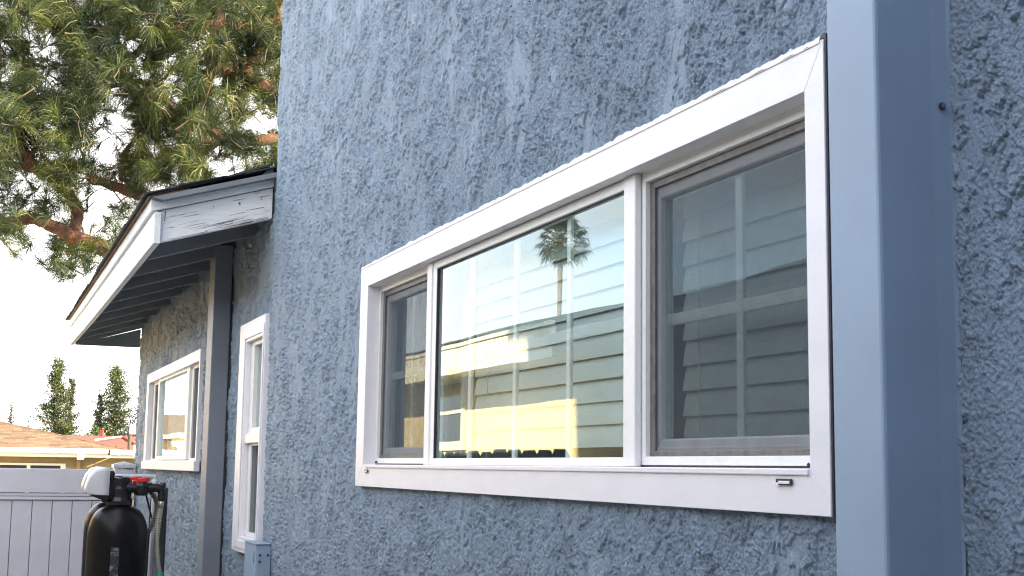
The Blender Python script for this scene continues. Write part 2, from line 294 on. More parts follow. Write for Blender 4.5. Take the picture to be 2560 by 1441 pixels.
CLUMPS = [
(-16.16,-0.40,5.77),(-15.18,-0.23,5.45),(-16.11,0.04,5.70),(-15.52,0.09,5.55),(-16.10,0.25,5.85),(-15.70,0.53,5.63),(-14.84,0.63,5.45),(-
15.48,0.80,5.61),(-16.13,1.05,6.00),(-15.29,1.13,5.63),(-14.72,1.21,5.51),(-15.76,1.54,5.86),(-15.84,1.73,5.91),(-15.38,1.84,5.78),(-
14.65,1.88,5.54),(-16.50,2.25,6.18),(-14.72,2.14,5.57),(-16.45,2.66,6.29),(-14.11,2.52,5.48),(-16.06,2.92,6.17),(-14.29,2.79,5.50),(-
16.50,3.46,6.36),(-15.22,-0.39,5.24),(-15.88,-0.16,5.51),(-14.43,-0.06,4.98),(-14.44,0.17,4.95),(-16.25,0.36,5.59),(-16.46,0.47,5.67),(-
14.56,0.58,5.05),(-15.43,0.84,5.49),(-15.56,0.95,5.58),(-15.62,1.21,5.61),(-15.57,1.22,5.62),(-14.99,1.39,5.42),(-15.51,1.71,5.63),(-
16.24,1.81,5.97),(-15.28,1.98,5.64),(-13.83,1.92,5.11),(-14.45,2.12,5.31),(-14.59,2.35,5.32),(-14.00,2.39,5.22),(-15.36,2.83,5.78),(-
15.59,3.13,5.86),(-14.38,2.97,5.46),(-16.31,-0.37,5.33),(-14.45,-0.21,4.73),(-16.19,0.07,5.43),(-14.85,0.17,4.94),(-15.16,0.30,5.18),(-
14.44,0.50,4.83),(-16.42,0.65,5.55),(-14.72,0.79,4.98),(-14.28,0.92,4.88),(-16.49,1.28,5.61),(-14.69,1.31,5.02),(-15.82,1.43,5.42),(-
14.52,1.61,5.06),(-13.86,1.58,4.84),(-16.59,2.18,5.78),(-15.46,2.08,5.40),(-15.20,2.36,5.49),(-13.85,2.30,4.91),(-14.01,2.50,5.10),(-
16.52,3.04,5.89),(-16.22,3.20,5.89),(-15.46,3.16,5.61),(-14.35,-0.23,4.58),(-14.39,-0.16,4.58),(-15.04,-0.06,4.79),(-14.02,0.09,4.53),(-
14.30,0.34,4.69),(-14.14,0.45,4.56),(-14.82,0.56,4.84),(-15.87,0.83,5.25),(-14.54,0.95,4.90),(-14.59,1.03,4.89),(-14.00,1.18,4.64),(-
16.12,1.60,5.49),(-16.54,1.76,5.62),(-15.64,1.91,5.28),(-15.88,2.02,5.41),(-15.52,2.21,5.33),(-16.43,2.45,5.59),(-14.89,2.47,5.08),(-
15.40,2.72,5.34),(-15.86,3.03,5.56),(-16.32,3.20,5.65),(-14.99,3.17,5.30),(-16.32,-0.27,5.07),(-14.19,-0.18,4.46),(-15.82,0.06,4.99),(-
14.09,0.14,4.39),(-16.25,0.37,5.18),(-15.51,0.56,4.96),(-14.42,0.59,4.60),(-15.14,0.73,4.74),(-15.35,1.03,4.87),(-14.13,1.22,4.50),(-
16.14,1.63,5.32),(-14.22,1.55,4.60),(-15.16,1.84,5.01),(-15.80,2.03,5.18),(-15.62,2.23,5.21),(-15.82,2.38,5.23),(-14.83,2.49,4.98),(-
15.37,2.74,5.20),(-15.15,2.75,5.15),(-14.78,2.97,4.99),(-14.19,3.06,4.82),(-14.64,-0.32,4.28),(-15.77,-0.07,4.70),(-14.74,-0.03,4.45),(-
14.66,0.66,4.48),(-14.06,0.72,4.31),(-15.52,0.93,4.86),(-15.11,1.07,4.75),(-14.48,1.21,4.44),(-15.66,1.55,4.88),(-15.69,1.75,4.90),(-
14.86,1.80,4.66),(-15.55,2.02,5.00),(-14.23,2.00,4.61),(-15.63,2.45,5.06),(-15.98,2.66,5.09),(-14.89,2.60,4.83),(-14.92,2.85,4.94),(-
13.83,2.70,4.56),(-13.96,2.99,4.63),(-15.42,-0.27,4.38),(-15.34,-0.06,4.34),(-14.78,0.28,4.28),(-15.19,0.48,4.42),(-14.95,0.67,4.48),(-
15.48,0.81,4.51),(-14.19,1.05,4.18),(-14.10,1.28,4.18),(-14.39,1.43,4.32),(-14.50,1.76,4.42),(-14.11,1.85,4.36),(-15.88,2.18,4.82),(-
13.96,2.16,4.37),(-16.04,2.70,4.98),(-16.32,2.94,5.07),(-15.21,2.78,4.71),(-16.16,3.22,5.15),(-15.88,3.43,4.99),(-14.90,-0.28,4.12),(-16.18,-
0.18,4.48),(-15.49,0.73,4.40),(-15.57,0.91,4.47),(-13.96,0.88,3.98),(-16.38,1.21,4.73),(-15.17,1.26,4.33),(-15.29,1.57,4.50),(-16.15,1.71,4.62),(-
15.63,2.02,4.60),(-15.58,2.16,4.64),(-15.60,2.33,4.54),(-15.04,2.49,4.46),(-15.04,2.59,4.44),(-15.29,2.91,4.69),(-15.37,3.02,4.69),(-
14.89,3.12,4.55),(-15.24,-0.23,4.05),(-16.25,-0.15,4.36),(-14.76,0.12,3.92),(-15.45,0.15,4.07),(-14.21,0.37,3.78),(-16.23,0.51,4.45),(-
15.07,0.69,4.09),(-15.76,0.92,4.25),(-14.83,0.91,4.11),(-14.31,1.06,3.93),(-14.78,1.31,4.12),(-15.00,1.51,4.10),(-13.99,1.51,3.83),(-
15.97,2.14,4.43),(-13.81,1.90,3.94),(-15.37,2.35,4.44),(-14.83,2.45,4.27),(-16.24,2.81,4.75),(-16.52,3.16,4.79),(-16.15,3.20,4.68),(-
15.08,3.20,4.32),(-15.93,-0.29,4.01),(-14.38,-0.06,3.63),(-16.17,0.07,4.08),(-14.74,0.15,3.83),(-14.08,0.34,3.66),(-14.66,0.47,3.82),(-
14.02,0.65,3.58),(-14.29,0.77,3.76),(-14.20,0.95,3.75),(-16.49,1.52,4.37),(-15.17,1.45,4.00),(-15.76,1.66,4.16),(-15.37,1.80,4.06),(-
14.56,1.94,3.93),(-14.55,2.02,3.95),(-16.03,2.43,4.38),(-16.12,2.71,4.34),(-16.40,2.87,4.53),(-14.53,2.85,4.05),(-14.30,3.03,3.93),(-16.34,-
0.18,3.89),(-16.22,-0.12,3.87),(-16.21,0.16,4.06),(-13.83,0.18,3.39),(-16.40,0.36,4.02),(-14.99,0.56,3.72),(-14.15,0.68,3.59),(-16.12,0.85,4.10),(-
14.69,1.50,3.74),(-15.65,1.70,4.03),(-14.80,1.80,3.81),(-15.29,2.05,4.01),(-16.18,2.35,4.20),(-14.09,2.19,3.73),(-15.20,2.56,3.96),(-
13.85,2.93,3.68),(-14.93,-0.16,3.41),(-13.91,-0.02,3.28),(-14.77,0.15,3.53),(-16.44,0.32,3.95),(-16.59,0.44,3.96),(-13.82,0.57,3.29),(-
14.74,0.68,3.47),(-14.38,0.77,3.39),(-14.25,0.90,3.49),(-15.59,1.47,3.81),(-14.63,1.49,3.65),(-14.79,1.68,3.61),(-16.43,2.08,4.06),(-
15.09,1.99,3.80),(-14.00,1.97,3.54),(-15.04,2.28,3.76),(-14.40,2.45,3.55),(-16.41,3.38,4.10),(-15.44,3.33,3.96),(-15.18,-0.15,3.34),(-
15.05,0.01,3.37),(-14.23,0.03,3.10),(-15.23,0.28,3.45),(-15.01,0.66,3.34),(-15.15,1.37,3.47),(-14.71,1.53,3.37),(-14.98,1.74,3.46),(-
15.49,1.90,3.59),(-15.80,2.18,3.69),(-14.18,2.02,3.33),(-15.61,2.46,3.77),(-14.60,2.52,3.44),(-15.84,2.76,3.74),(-13.84,2.59,3.29),(-
15.99,3.25,3.92),(-15.42,3.22,3.76),(-15.57,-0.18,3.31),(-14.14,-0.10,2.95),(-14.55,0.03,3.12),(-15.87,0.23,3.45),(-15.92,0.42,3.38),(-
14.52,0.58,3.05),(-15.35,0.76,3.37),(-16.10,0.88,3.42),(-16.27,1.45,3.65),(-14.58,1.50,3.16),(-14.75,1.69,3.22),(-14.34,1.76,3.15),(-
16.38,2.13,3.73),(-15.26,2.21,3.37),(-16.19,3.16,3.76),(-15.00,3.09,3.53),(-15.96,3.50,3.63),(-15.96,-0.21,3.16),(-15.03,-0.02,3.05),(-
16.14,0.46,3.30),(-14.38,0.59,2.97),(-16.13,0.80,3.34),(-15.85,0.86,3.26),(-14.49,0.96,2.99),(-15.86,1.25,3.25),(-15.76,1.52,3.21),(-
14.41,1.50,3.05),(-15.02,1.65,3.12),(-14.33,1.77,3.09),(-14.17,1.89,3.01),(-13.90,2.02,2.99),(-16.36,2.97,3.50),(-15.50,3.04,3.38),(-
15.33,3.19,3.43),(-15.80,3.40,3.46),(-14.17,0.20,2.24),(-15.50,0.10,2.75),(-14.00,0.74,2.01),(-16.40,0.77,2.52),(-15.36,0.92,2.49),(-
14.84,0.55,2.72),(-14.40,0.41,2.75),(-15.25,1.07,2.35),(-14.08,1.09,2.34),(-15.77,0.34,2.71),(-15.60,0.15,2.96),(-16.06,1.54,2.79),(-
16.07,1.39,2.97),(-15.24,0.85,2.77),(-14.55,0.09,2.36),(-16.06,0.24,4.56),(-15.23,0.89,2.17),(-15.39,0.64,2.25),
]
# ---------------------------------------------------------------- setting
def setting(name, m, x0, x1, y0, y1, z):
    me = MB().add([(x0,y0,z),(x1,y0,z),(x1,y1,z),(x0,y1,z)], [(0,1,2,3)]).mesh(name)
    return link(name, me, m, kind='structure')
setting('ground', M['ground'], -1500, 1500, -1500, 1500, GZ)
setting('concrete_path', M['concrete'], -9.5, 12, -1.25, 1.0, GZ + .004)

# ---------------------------------------------------------------- our house
house = empty('house', (-2, 1.02, GZ), label='blue grey stucco house whose trowelled wall with the big white window fills the picture', category='house')
YW, YL = 1.018, 1.040        # wall planes: two-storey part, low part (set back a little)
def grid_wall(xs, zs, y0, holes, corner=None, amp=1.0):
    X, Z = np.meshgrid(xs, zs)
    Y = y0 - amp * stucco_h(X, Z)
    if corner is not None:
        d = np.clip((corner + .026 + .006*pn(Z*9, Z*0, 20)) - X, 0, .026)
        Y = Y + (.026 - np.sqrt(np.maximum(0, .026**2 - d**2)))
    n, k = X.shape
    idx = np.arange(n*k).reshape(n, k)
    q = np.stack([idx[:-1,:-1], idx[:-1,1:], idx[1:,1:], idx[1:,:-1]], -1).reshape(-1, 4)
    cx = ((X[:-1,:-1] + X[1:,1:]) / 2).ravel(); cz = ((Z[:-1,:-1] + Z[1:,1:]) / 2).ravel()
    keep = np.ones(len(q), bool)
    for a, b, c, d_ in holes: keep &= ~((cx > a) & (cx < b) & (cz > c) & (cz < d_))
    q = q[keep]; used = np.unique(q); remap = np.zeros(n*k, np.int64); remap[used] = np.arange(len(used))
    V = np.stack([X.ravel(), Y.ravel(), Z.ravel()], -1)[used]
    return V, remap[q]
def var_steps(x0, x1, coef, smin):
    xs = [x0]
    while xs[-1] < x1: xs.append(xs[-1] + max(smin, coef * xs[-1]**2))
    xs[-1] = x1; return np.array(xs)
MAIN_HOLE = (-3.69, -1.46, -.03, .54)
Vs, Qs = [], []; off = 0
K = .00036
def coarse(x0, x1, z0, z1, c=None): return grid_wall(np.arange(x0, x1 + .015, .015), np.arange(z0, z1 + .015, .015), YW, [], c)
for V, Q in (grid_wall(var_steps(-5.1, -3.7, K, .002), np.arange(-.50, 1.86, .0034), YW, [MAIN_HOLE], -5.1),
             grid_wall(var_steps(-3.7, -2.6, K, .002), np.arange(-.40, 1.37, .0029), YW, [MAIN_HOLE]),
             grid_wall(var_steps(-2.6, -1.8, K, .0010), np.arange(-.32, .99, .0023), YW, [MAIN_HOLE]),
             grid_wall(var_steps(-1.8, -1.25, K, .0010), np.arange(-.24, .78, .0018), YW, [MAIN_HOLE]),
             grid_wall(var_steps(-1.25, -.94, K, .0010), np.arange(-.18, .58, .0014), YW, []),
             coarse(-5.1, .5, GZ, -.515, -5.1), coarse(-3.71, .5, -.515, -.415), coarse(-2.61, .5, -.415, -.335), coarse(-1.81, .5, -.335, -.255), coarse(-1.26, .5, -.255, -.195), coarse(-.95, .5, -.195, .565),
             coarse(-5.1, .5, 1.845, 3.9, -5.1), coarse(-3.71, .5, 1.35, 1.845), coarse(-2.61, .5, .97, 1.35), coarse(-1.81, .5, .765, .97), coarse(-1.26, .5, .565, .765)):
    Vs.append(V); Qs.append(Q + off); off += len(V)
me = np_mesh('front_wall', np.concatenate(Vs), np.concatenate(Qs))
link('front_wall', me, M['stucco'], house, smooth=False)
W3_HOLE = (-8.97, -6.81, .0, .55); T_HOLE = (-5.63, -5.15, -.31, .55)
Vs, Qs = [], []; off = 0
for V, Q in (grid_wall(np.arange(-9.75, -5.075, .0085), np.arange(-.6, 1.12, .0052), YL, [W3_HOLE, T_HOLE], None, 1.6),
             grid_wall(np.linspace(-9.75, -5.075, 200), np.arange(GZ, -.59, .03), YL, [])):
    Vs.append(V); Qs.append(Q + off); off += len(V)
link('low_wall', np_mesh('low_wall', np.concatenate(Vs), np.concatenate(Qs)), M['stucco'], house, smooth=False, label='lower set-back stucco wall under the eave')
box('end_wall', M['side_paint'], house, -9.745, -9.60, 1.046, 8.6, GZ, 1.10)
box('corner_wall', M['side_paint'], house, -5.09, -4.95, 1.05, 5.0, GZ, 3.9)
box('main_rear_wall', M['side_paint'], house, -4.95, 8.5, 4.86, 5.0, GZ, 3.9)
box('rear_wall', M['side_paint'], house, -9.60, 8.5, 8.6, 8.75, GZ, 1.05)
box('front_wall_extension', M['side_paint'], house, .5, .90, 1.02, 1.15, GZ, 3.9)
# unseen wing added beyond the right edge to darken faces turned to +X
box('added_shade_wall', M['side_paint'], house, .75, .90, -.80, 1.02, GZ, 3.9)
box('added_shade_front_wall', M['side_paint'], house, .90, 8.5, -.80, -.65, GZ, 3.9)
box('far_end_wall', M['side_paint'], house, 8.5, 8.65, -.80, 8.75, GZ, 3.0)
MB().hexa([(-5.25,.8,3.9),(9,.8,3.9),(9,5.4,3.9),(-5.25,5.4,3.9)], [(-3.4,2.8,4.6),(7,2.8,4.6),(7,3.2,4.6),(-3.4,3.2,4.6)]).build('upper_roof', M['shingle'], house)
# low roof deck (open rafters below)
SL = .30
def roof_z(y): return 1.006 + SL * (y - .575)
MB().extrude([(-10.0,.56,roof_z(.56)-.002),(-10.0,5.0,roof_z(5.0)-.002),(-10.0,5.0,roof_z(5.0)-.022),(-10.0,.60,roof_z(.60)-.022)], (4.87,0,0)).build('roof_deck', M['soffit'], house)
MB().extrude([(-10.0,5.0,roof_z(5)-.002),(-10.0,8.9,1.1),(-10.0,8.9,1.07),(-10.0,5.0,roof_z(5)-.022)], (4.87,0,0)).build('rear_roof_slope', M['shingle'], house)
# fascia along the eave, two boards, the lower one thicker; slight sag
def eave_board(name, y0, y1, z0, z1, sag):
    n = 24; mb = MB(); xs = [-10.0 + (4.80) * i / n for i in range(n + 1)]
    for i in range(n):
        a, b = xs[i], xs[i+1]; s1, s2 = [sag * math.sin(math.pi * (x + 10) / 4.8) for x in (a, b)]
        mb.add([(a,y0,z0-s1),(b,y0,z0-s2),(b,y0,z1-s2*.4),(a,y0,z1-s1*.4),(a,y1,z0-s1),(b,y1,z0-s2),(b,y1,z1-s2*.4),(a,y1,z1-s1*.4)],
               [(0,1,2,3),(5,4,7,6),(3,2,6,7),(1,0,4,5)] + ([(0,3,7,4)] if i == 0 else []) + ([(1,5,6,2)] if i == n-1 else []))
    return mb.build(name, M['fascia'], house, .003)
f1 = eave_board('fascia_board', .575, .600, .828, .952, .006)
f2 = eave_board('fascia_trim', .562, .590, .955, 1.008, .006)
# rake boards facing +X
def rake_board(name, x0, x1, za, zb, y1=1.012, y0=.575):
    return MB().extrude([(x0,y0,roof_z(y0)+za),(x0,y1,roof_z(y1)+za),(x0,y1,roof_z(y1)+zb),(x0,y0,roof_z(y0)+zb)], (x1-x0,0,0)).build(name, M['fascia'], house, .002)
rk = rake_board('rake_board', -5.235, -5.200, -.176, -.053, 1.03, .603)
box('rake_board_end', M['fascia'], house, -5.198, -5.172, .5765, .6015, .83, .952, .002)
rake_board('rake_trim', -5.205, -5.178, -.050, .001, 1.03, .562)
# checks and knots in the weathered rake board
ck = MB()
random.seed(3)
for i in range(46):
    y = random.uniform(.61, 1.0); t = random.random()
    base = -.172 + .115 * (t ** 1.9); ln = random.uniform(.03, .13) * (1.3 - t)
    y1 = min(1.02, y + ln); th = random.uniform(.0006, .0013)
    ck.add([(-5.1985,y,roof_z(y)+base),(-5.1985,y1,roof_z(y1)+base+random.uniform(-.003,.003)),(-5.1985,y1,roof_z(y1)+base+th*.3),(-5.1985,y,roof_z(y)+base+th)], [(0,1,2,3)])
for (y, dz, s) in ((.90,-.088,.006),(.80,-.078,.003),(.985,-.09,.003)):
    ck.add([(-5.198,y+s*math.cos(a)*.8,roof_z(y)+dz+s*math.sin(a)) for a in [k*math.pi/4 for k in range(8)]], [tuple(range(8))])
ck.add([(-5.198,.617,roof_z(.617)-.058),(-5.198,.6205,roof_z(.62)-.058),(-5.198,.6185,roof_z(.62)-.10),(-5.198,.616,roof_z(.617)-.095)], [(0,1,2,3)])
ck.build('wood_crack', M['crack'], rk)
# drip edge + shingles
MB().extrude([(-10.03,.548,roof_z(.548)+.004),(-10.03,.70,roof_z(.70)+.004),(-10.03,.70,roof_z(.70)+.007),(-10.03,.548,roof_z(.548)+.007)], (4.875,0,0)).build('drip_edge', M['drip'], house)
random.seed(12)
shingle_me = []
for k in range(5):
    mb = MB(); wv = [.297, .302, .294, .3, .29][k]
    zz = [random.uniform(-.0012, .0022) for _ in range(4)]
    mb.hexa([(0,0,zz[0]),(wv,0,zz[1]),(wv,.19,.003),(0,.19,.003)], [(0,0,zz[0]+.007),(wv,0,zz[1]+.007),(wv,.19,.006),(0,.19,.006)])
    me = mb.mesh('shingle'); me.materials.append(M['shingle']); shingle_me.append(me)
for row in range(5):
    y = .535 + row * .125
    x = -10.05 - .15 * (row % 2)
    while x < -5.40:
        o = link('shingle', random.choice(shingle_me), None, house)
        o.location = (x, y + random.uniform(-.006, .004), roof_z(y) + .0105 + row*.0004); o.rotation_euler = (math.atan(SL), random.uniform(-.004,.004), random.uniform(-.008, .008))
        o.matrix_parent_inverse = parent_world(house).inverted(); x += .301
    # end shingle at the rake, lifted and uneven
    o = link('shingle', shingle_me[row % 5], None, house); o.location = (-5.44 + random.uniform(-.01,.012), y, roof_z(y) + .013 + .004 * random.random())
    o.rotation_euler = (math.atan(SL) + random.uniform(-.01,.02), random.uniform(-.02, .012), random.uniform(-.02,.02)); o.matrix_parent_inverse = parent_world(house).inverted()
# curled starter pieces seen edge-on over the rake, and the flashing by the wall
for i, (ya, yb, z_) in enumerate(((.56,.80,.012),(.70,.95,.019),(.86,1.01,.027))):
    MB().hexa([(-5.40,ya,roof_z(ya)+z_),(-5.150,ya,roof_z(ya)+z_-.004),(-5.146,yb,roof_z(yb)+z_+.004),(-5.40,yb,roof_z(yb)+z_)],
              [(-5.40,ya,roof_z(ya)+z_+.006),(-5.150,ya,roof_z(ya)+z_+.001),(-5.146,yb,roof_z(yb)+z_+.012),(-5.40,yb,roof_z(yb)+z_+.006)]).build('edge_shingle', M['shingle'], house)
MB().extrude([(-5.165,.975,roof_z(.975)+.002),(-5.165,1.022,roof_z(1.022)+.002),(-5.165,1.022,roof_z(1.022)+.036)], (-.03,0,0)).build('flashing', M['flash'], house)
# rafters
def rafter(x):
    return MB().extrude([(x,.603,.822),(x,1.10,.822+.31*.497),(x,1.10,roof_z(1.10)-.025),(x,.603,roof_z(.603)-.025)], (.04,0,0)).build('rafter', M['soffit'], house, .002)
for x in (-5.57,-6.10,-6.63,-7.17,-7.72,-8.28,-8.86,-9.42,-9.88): rafter(x - .02)
MB().extrude([(-9.90,.60,.822),(-9.90,1.046,.822),(-9.90,1.046,.955)], (.02,0,0)).build('gable_end_panel', M['soffit'], house)
box('frieze_board', M['soffit'], house, -9.75, -9.60, 1.0405, 1.045, .98, 1.1)

# ---------------------------------------------------------------- window building blocks
def frame4(name, parent, m, x0, x1, z0, z1, wl, wr, wt, wb, yf, yb, bevel=.0015, label=None):
    """four mitred members; returns nothing, each member its own object"""
    O = [(x0,z0),(x1,z0),(x1,z1),(x0,z1)]; I = [(x0+wl,z0+wb),(x1-wr,z0+wb),(x1-wr,z1-wt),(x0+wl,z1-wt)]
    names = ('sill_member','jamb','head_member','jamb')
    g = .0003
    for k in range(4):
        a, b = O[k], O[(k+1)%4]; c, d = I[(k+1)%4], I[k]
        p = [a, b, c, d]
        MB().extrude([(q[0], yf, q[1]) for q in p], (0, yb - yf, 0)).build(name + '_' + names[k], m, parent, bevel)
def blind(parent_label, x0, x1, yb, ztop, zbot, zref, pitch, tilt_seed):
    t = empty('window_blind', ((x0+x1)/2, yb, zbot), label=parent_label, category='blind', group='horizontal blinds inside the big window')
    random.seed(tilt_seed)
    mb = MB(); n = 6; hh = pitch * 1.13; L_ = x1 - x0
    prof = []
    for i in range(n + 1):
        u = i / n; z = -hh/2 + hh*u; y = -.0045 + .0090*u - .0012*math.sin(math.pi*u)
        prof.append((y, z))
    pr = prof + [(y + .0025, z) for y, z in reversed(prof)]
    mb.extrude([(-L_/2, y, z) for y, z in pr], (L_, 0, 0))
    me = mb.mesh('slat'); me.materials.append(M['slat'])
    k0 = int(math.floor((zref - zbot) / pitch)); z = zref - k0 * pitch
    while z < ztop:
        o = link('slat', me, None, t); o.location = ((x0+x1)/2, yb, z + hh/2 - .002); o.rotation_euler = (random.uniform(-.03,.03), random.uniform(-.0012,.0012), 0)
        o.matrix_parent_inverse = parent_world(t).inverted(); z += pitch
    for fx in (.13, .87):
        x = x0 + fx * L_; MB().tube([(x, yb-.018, zbot), (x, yb-.018, ztop)], .0011, 5).build('cord', M['cord'], t)
    return t

# ---------------------------------------------------------------- the big window
win = empty('window', (-2.57, 1.0, -.054), house, label='big white three-part sliding window in the blue grey wall')
frame4('casing', win, M['vinyl'], -3.7145, -1.432, -.0545, .5655, .077, .0445, .060, .060, 1.0, 1.060, .0009)
box('sill_lip', M['vinyl'], win, -3.60, -1.4775, .9965, 1.0005, -.0035, .0052, .0015)
# drain slots in the sill: small hoods with a dark opening
for x in (-1.551, -3.605):
    w_ = .036 if x > -2 else .03
    box('drain_slot', M['gasket'], win, x, x + w_, .9962, .9985, -.0165, -.0085)
    box('drain_hood', M['vinyl'], win, x + w_*.22, x + w_*.93, .9945, .9972, -.0150, -.0112, .0004)
    box('drain_hood', M['vinyl'], win, x - .001, x + w_*.22, .9945, .9972, -.0170, -.0135, .0004)
# bug nests / dirt in the corners of the tracks
for (x, z) in ((-1.512,.0085),(-1.500,.0085),(-3.585,.0105),(-3.575,.0108)):
    MB().lathe(x, 1.022, [(.0012,z-.001),(.0028,z),(.0022,z+.003),(.0006,z+.005)], 6).build('dirt_clump', M['gasket'], win)
# caulk smeared up on to the stucco above the head
xs = np.arange(-3.716, -1.437, .0022)
jag = .0055 + .0035 * pn(xs*38, xs*0, 31) + .0105 * np.abs(pn(xs*130, xs*0, 32)) + .0065*np.clip(pn(xs*280, xs*0, 34), -.3, 1) + .004*ss(-.1,.5,pn(xs*9, xs*0, 33))
fade = ss(-3.72, -3.2, xs) * .5 + .5; top = .566 + jag * fade
rows = [np.full_like(xs, .5615), .566 + (top-.566)*.45, top - .0015, top]
sh = lambda z: YW - stucco_h(xs, z)
ys = [np.full_like(xs, .9985), np.full_like(xs, 1.0010), np.minimum(sh(rows[2]) - .0022, 1.0075), np.full_like(xs, 1.020)]
V = np.concatenate([np.stack([xs, y, z], -1) for y, z in zip(ys, rows)]); n = len(xs); i = np.arange(n - 1)
Q = np.concatenate([np.stack([r*n+i, r*n+i+1, (r+1)*n+i+1, (r+1)*n+i], -1) for r in range(3)])
link('caulk_line', np_mesh('caulk_line', V, Q), M['caulk'], win)
# dark crack where the caulk parted from the frame, near the right end
for a, b in ((-1.62,-1.56),(-1.535,-1.49),(-1.75,-1.66),(-1.475,-1.46)):
    MB().add([(a,.9973,.5618),(b,.9973,.5622),((a*.3+b*.7),.9973,.5635),((a*.8+b*.2),.9973,.5625)], [(0,1,2,3)]).build('caulk_crack', M['crack'], win)
# dark strip standing in for the shaded gap beside the right jamb
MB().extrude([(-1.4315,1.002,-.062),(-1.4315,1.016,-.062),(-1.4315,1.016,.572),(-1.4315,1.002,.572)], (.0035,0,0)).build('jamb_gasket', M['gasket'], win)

# centre fixed sash
cs = win
SX0, SX1 = -3.165, -2.0168
def member(nm, poly, yf, yb, m=M['sash'], bv=.0015, par=cs): return MB().extrude([(p[0], yf, p[1]) for p in poly], (0, yb-yf, 0)).build(nm, m, par, bv)
gx0, gx1, gz0, gz1 = -3.098, -2.0640, .0216, .4853
bot, top_ = .0060, .5035
# left stile has a step (interlock), right stile is the wide mullion
member('stile', [(SX0,bot),(-3.128,bot),(-3.128,top_),(SX0,top_)], 1.0225, 1.05)
member('stile', [(-3.1278,bot),(gx0,gz0),(gx0,gz1),(-3.1278,top_)], 1.0255, 1.05)
member('rail', [(-3.1278,bot),(-2.062,bot),(gx1,gz0),(gx0,gz0)], 1.0245, 1.05)
member('rail', [(gx0,gz1),(gx1,gz1),(-2.062,top_),(-3.1278,top_)], 1.0245, 1.05)
member('mullion', [(-2.0618,bot),(SX1,bot),(SX1,.5049),(-2.0618,.5049)], 1.0215, 1.0345, bv=.0025)
member('glass_bead', [(gx0,gz1-.0022),(gx1,gz1-.0022),(gx1,gz1),(gx0,gz1)], 1.0265, 1.033, M['gasket'], 0)
member('glass_bead', [(gx0,gz0),(gx0+.003,gz0),(gx0+.003,gz1),(gx0,gz1)], 1.0265, 1.033, M['gasket'], 0)
box('glass_pane', M['glass'], cs, gx0-.004, gx1+.004, 1.0335, 1.0337, gz0-.004, gz1+.004)
for x in (-2.893, -2.615, -2.338):
    box('muntin', M['sash'], cs, x-.009, x+.009, 1.041, 1.049, gz0-.01, gz1+.01, .002)
# side sashes behind insect screens
def side_sash(x0, x1, xs0, xs1, xm, zm, left):
    s = win
    # white outer track frame
    frame4('track', s, M['sash'], x0, x1, .0088, .5085, .013, .013, .0205, .0140, 1.034, 1.075, .001)
    box('track_shadow', M['gasket'], s, x0, x1, 1.036, 1.075, .0045, .0086)  # dark strip in place of the shadow under the track
    box('track_top', M['track'], s, x0, x1, 1.036, 1.075, .5087, .5125)
    box('track_groove', M['gasket'], s, x0, x1, 1.0275, 1.0345, .5126, .520)
    # screen frame
    frame4('screen_frame', s, M['bronze'], x0+.0135, x1-.0135, .0231, .4865, .017, .017, .012, .0085, 1.0425, 1.047, .0008)
    MB().add([(x0+.028,1.0455,.030),(x1-.028,1.0455,.030),(x1-.028,1.0455,.477),(x0+.028,1.0455,.477)], [(0,1,2,3)]).build('insect_screen', M['mesh'], s)
    # white sliding sash behind
    frame4('sash', s, M['sash'], x0+.0138, x1-.0138, .029, .482, xs0-(x0+.0138), (x1-.0138)-xs1, .027, .0225, 1.0485, 1.075, .003)
    box('sash_step', M['sash'], s, x0+.02, x1-.02, 1.0470, 1.0484, .0295, .0375, .0008)
    box('glass_pane', M['glass'], s, xs0-.004, xs1+.004, 1.0585, 1.0587, .048, .459)
    box('muntin', M['sash'], s, xs0-.004, xs1+.004, 1.0625, 1.0675, zm-.010, zm+.010, .0015)
    box('muntin', M['sash'], s, xm-.010, xm+.010, 1.0620, 1.0690, .045, .462, .002)
    return s
side_sash(-2.0155, -1.400, -1.9768, -1.44, -1.748, .2490, False)
side_sash(-3.6365, -3.14, -3.590, -3.18, -3.40, .2490, True)
box('mullion_return', M['sash'], win, -2.0300, -2.0170, 1.0350, 1.075, .0086, .5085)
# rooms behind
def room(x0, x1, z0, z1, yf, d=2.2, e=.9):
    mb = MB(); a, b = yf, yf + d
    mb.add([(x0-e,a,z0-e),(x1+e,a,z0-e),(x1+e,b,z0-e),(x0-e,b,z0-e),(x0-e,a,z1+e),(x1+e,a,z1+e),(x1+e,b,z1+e),(x0-e,b,z1+e)],
           [(0,1,2,3),(4,7,6,5),(1,5,6,2),(2,6,7,3),(3,7,4,0)])
    # inner face round the opening
    mb.add([(x0-e,a,z0-e),(x1+e,a,z0-e),(x1+e,a,z1+e),(x0-e,a,z1+e),(x0,a,z0),(x1,a,z0),(x1,a,z1),(x0,a,z1)],
           [(0,4,5,1),(1,5,6,2),(2,6,7,3),(3,7,4,0)])
    # window reveal
    mb.add([(x0,yf-.08,z0),(x1,yf-.08,z0),(x1,yf-.08,z1),(x0,yf-.08,z1),(x0,a,z0),(x1,a,z0),(x1,a,z1),(x0,a,z1)],
           [(0,1,5,4),(1,2,6,5),(2,3,7,6),(3,0,4,7)])
    return mb.build('room_interior', M['room'], house)
room(-3.67, -1.44, .004, .52, 1.155)
b1 = blind('wide off-white slatted blind behind the bright reflecting middle pane', -3.02, -2.065, 1.105, .50, .012, .3894, .0431, 5)
b2 = blind('short off-white slatted blind behind the insect screen of the right sash', -2.030, -1.41, 1.125, .50, .030, .3960, .0431, 6)
